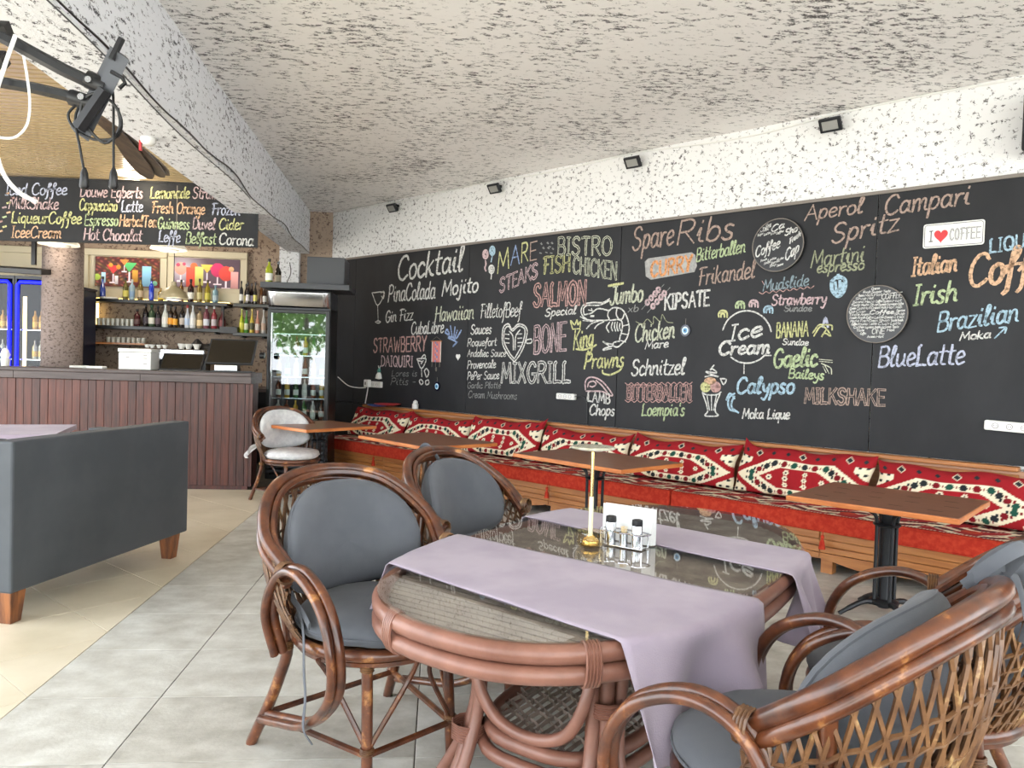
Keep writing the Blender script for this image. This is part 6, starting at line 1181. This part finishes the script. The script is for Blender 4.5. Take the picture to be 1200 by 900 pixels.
MB().lathe([(.01, 0), (.05, .01), (.04, .06), (.02, .09)], 8).build('white_bell', M['white'], fg); MB().lathe([(.02, .09), (.03, .11), (.01, .15)], 8).build('green_top', mat('teal', S(60, 120, 110)), fg)
for x in (-.02, .02): MB().tube([(x * .4, 0, .14), (x, 0, .18)], .005, 4).build('ear', M['white'], fg)
th = thing('wall_textile', 'small pink woven wall hanging with fringe below the cuban drink words', 'wall hanging', WL(-6.94, -.02, 1.42), WA)
def tc_(u, v):
    k = int(u * 6) + int(v * 10); 
    if u < .08 or u > .92: return S(200, 190, 180)
    return (S(196, 110, 106), S(206, 140, 130), S(120, 130, 170))[k % 3] if abs(u - .5) < .22 else S(200, 118, 112)
m_ = MB(); m_.grid(lambda u, v: (-.085 + .17 * u, -.008, v * .25), 26, 34, col=tc_); o = m_.build('woven_panel', M['print'], th); sm = o.modifiers.new('t', 'SOLIDIFY'); sm.thickness = .004
MB().tube([(-.1, -.01, .255), (.1, -.01, .255)], .006, 6).build('rod', M['oak'], th); MB().tube([(-.09, -.01, .26), (0, -.006, .31), (.09, -.01, .26)], .002, 4).build('hanging_cord', M['trim'], th)
for x in (-.07, 0, .07):
    MB().tube([(x, -.01, .0), (x, -.012, -.06)], .003, 4).build('fringe_cord', M['trim'], th); MB().lathe([(.004, -.06), (.012, -.07), (.012, -.10), (.004, -.115)], 8).build('bead', M['trim'], th)
for k, (s_, z_, lb) in enumerate(((-6.91, 1.125, 'blue eye amulet below the woven wall hanging'), (-3.535, 1.775, 'blue eye amulet right of the chicken words'))):
    t = thing('eye_amulet', lb, 'amulet', WL(s_, -.02, z_), WA, 'eye amulets on the chalkboard')
    for nm, r_, y_, m_ in (('dark_ring', .055, -.010, mat('deep_navy', S(16, 20, 44), rough=.15)), ('pale_ring', .036, -.013, mat('pale_blue', S(200, 222, 235), rough=.15)), ('blue_iris', .022, -.016, mat('iris', S(60, 140, 190), rough=.15)), ('pupil', .009, -.019, M['black'])):
        MB().prism_y([(r_ * math.cos(2 * PI * j / 20) * .9, r_ * math.sin(2 * PI * j / 20)) for j in range(20)][::-1], y_, -.001).build(nm, m_, t)
    MB().tube([(0, -.006, .05), (0, -.006, .11)], .0025, 4).build('cord', M['trim'], t)
t = MB().prism_y([(x * 1.05, z * 1.1) for x, z in h_], -.004, -.0005).build('heart_sticker', M['white'], None, loc=WL(-6.555, -.02, 1.49), rz=WA); tag(t, 'small white heart sticker left of the sauces list', 'sticker')
for k, (s_, r_, m_, lb) in enumerate(((-7.84, .15, M['bluep'], 'blue flat dish lying on the bench rail'), (-7.66, .17, M['redp'], 'pink red flat dish overlapping the blue one on the bench rail'))):
    o = MB().lathe([(r_ * .6, 0), (r_, .018), (r_ * .98, .022), (r_ * .6, .008)], 26).build('flat_dish', m_, None, loc=WL(s_, -.19, .829 + .024 * k)); tag(o, lb, 'dish')
jr = thing('small_jar', 'small white lidded jar on the bench rail left of the second cushion', 'jar', WL(-7.25, -.075, .829)); MB().lathe([(.035, 0), (.04, .01), (.04, .06), (.03, .07)], 14).build('jar', M['white'], jr); MB().lathe([(.025, .07), (.03, .075), (.028, .095), (.008, .11)], 14).build('lid', M['white'], jr)
for a in ((-9.15 + 4.503, -8.655 + 4.5), (-8.65 + 4.503, -8.33 + 4.5)): MB().box(a[0], a[1], -.018, -.001, -.82, -.003).build('panel', M['board'], cb)
t = thing('wall_speaker', 'black speaker on the white wall band at the right edge', 'speaker', WL(-.98, -.02, 2.925), WA); MB().box(.0, .24, -.22, 0, 0, .375).build('cabinet', M['black'], t, bevel=.012); MB().box(.02, .22, -.226, -.221, .03, .345).build('grille', M['dgrey'], t)

# ------------------------------------------------------------------ outdoors behind the camera, seen in glass reflections
def tree(x, y, h, seed, lb):
    r = random.Random(seed); t = thing('tree', lb, 'tree', (x, y, -.05), 0, 'trees on the terrace side'); MB().tube([(0, 0, 0), (.08, .05, h * .35), (.02, 0, h * .7)], [.14, .11, .06], 8).build('trunk', M['bark'], t)
    f = MB()
    for k in range(900):
        a, b_ = r.uniform(0, 2 * PI), r.uniform(-1, 1); q = r.uniform(.55, 1) * h * .36; c = Vector((q * math.cos(a) * math.sqrt(1 - b_ * b_), q * math.sin(a) * math.sqrt(1 - b_ * b_), h * .68 + q * b_)); u = Vector((r.uniform(-1, 1), r.uniform(-1, 1), r.uniform(-1, 1))).normalized() * .16; v = u.orthogonal().normalized() * .09
        f.add([c - u, c + v, c + u, c - v], [(0, 1, 2, 3)])
    f.build('foliage', M['leaf'], t, kind='stuff')
for k, a in enumerate(((-4.6, -8.5, 4.6), (-7.6, -10.5, 5.4), (-1.6, -12, 5.0), (3.5, -13, 5.2))): tree(*a, k, ['leafy tree on the terrace behind the viewer nearest the roof', 'leafy tree farthest left on the terrace behind the viewer', 'leafy tree straight behind the viewer', 'leafy tree right behind the viewer'][k])
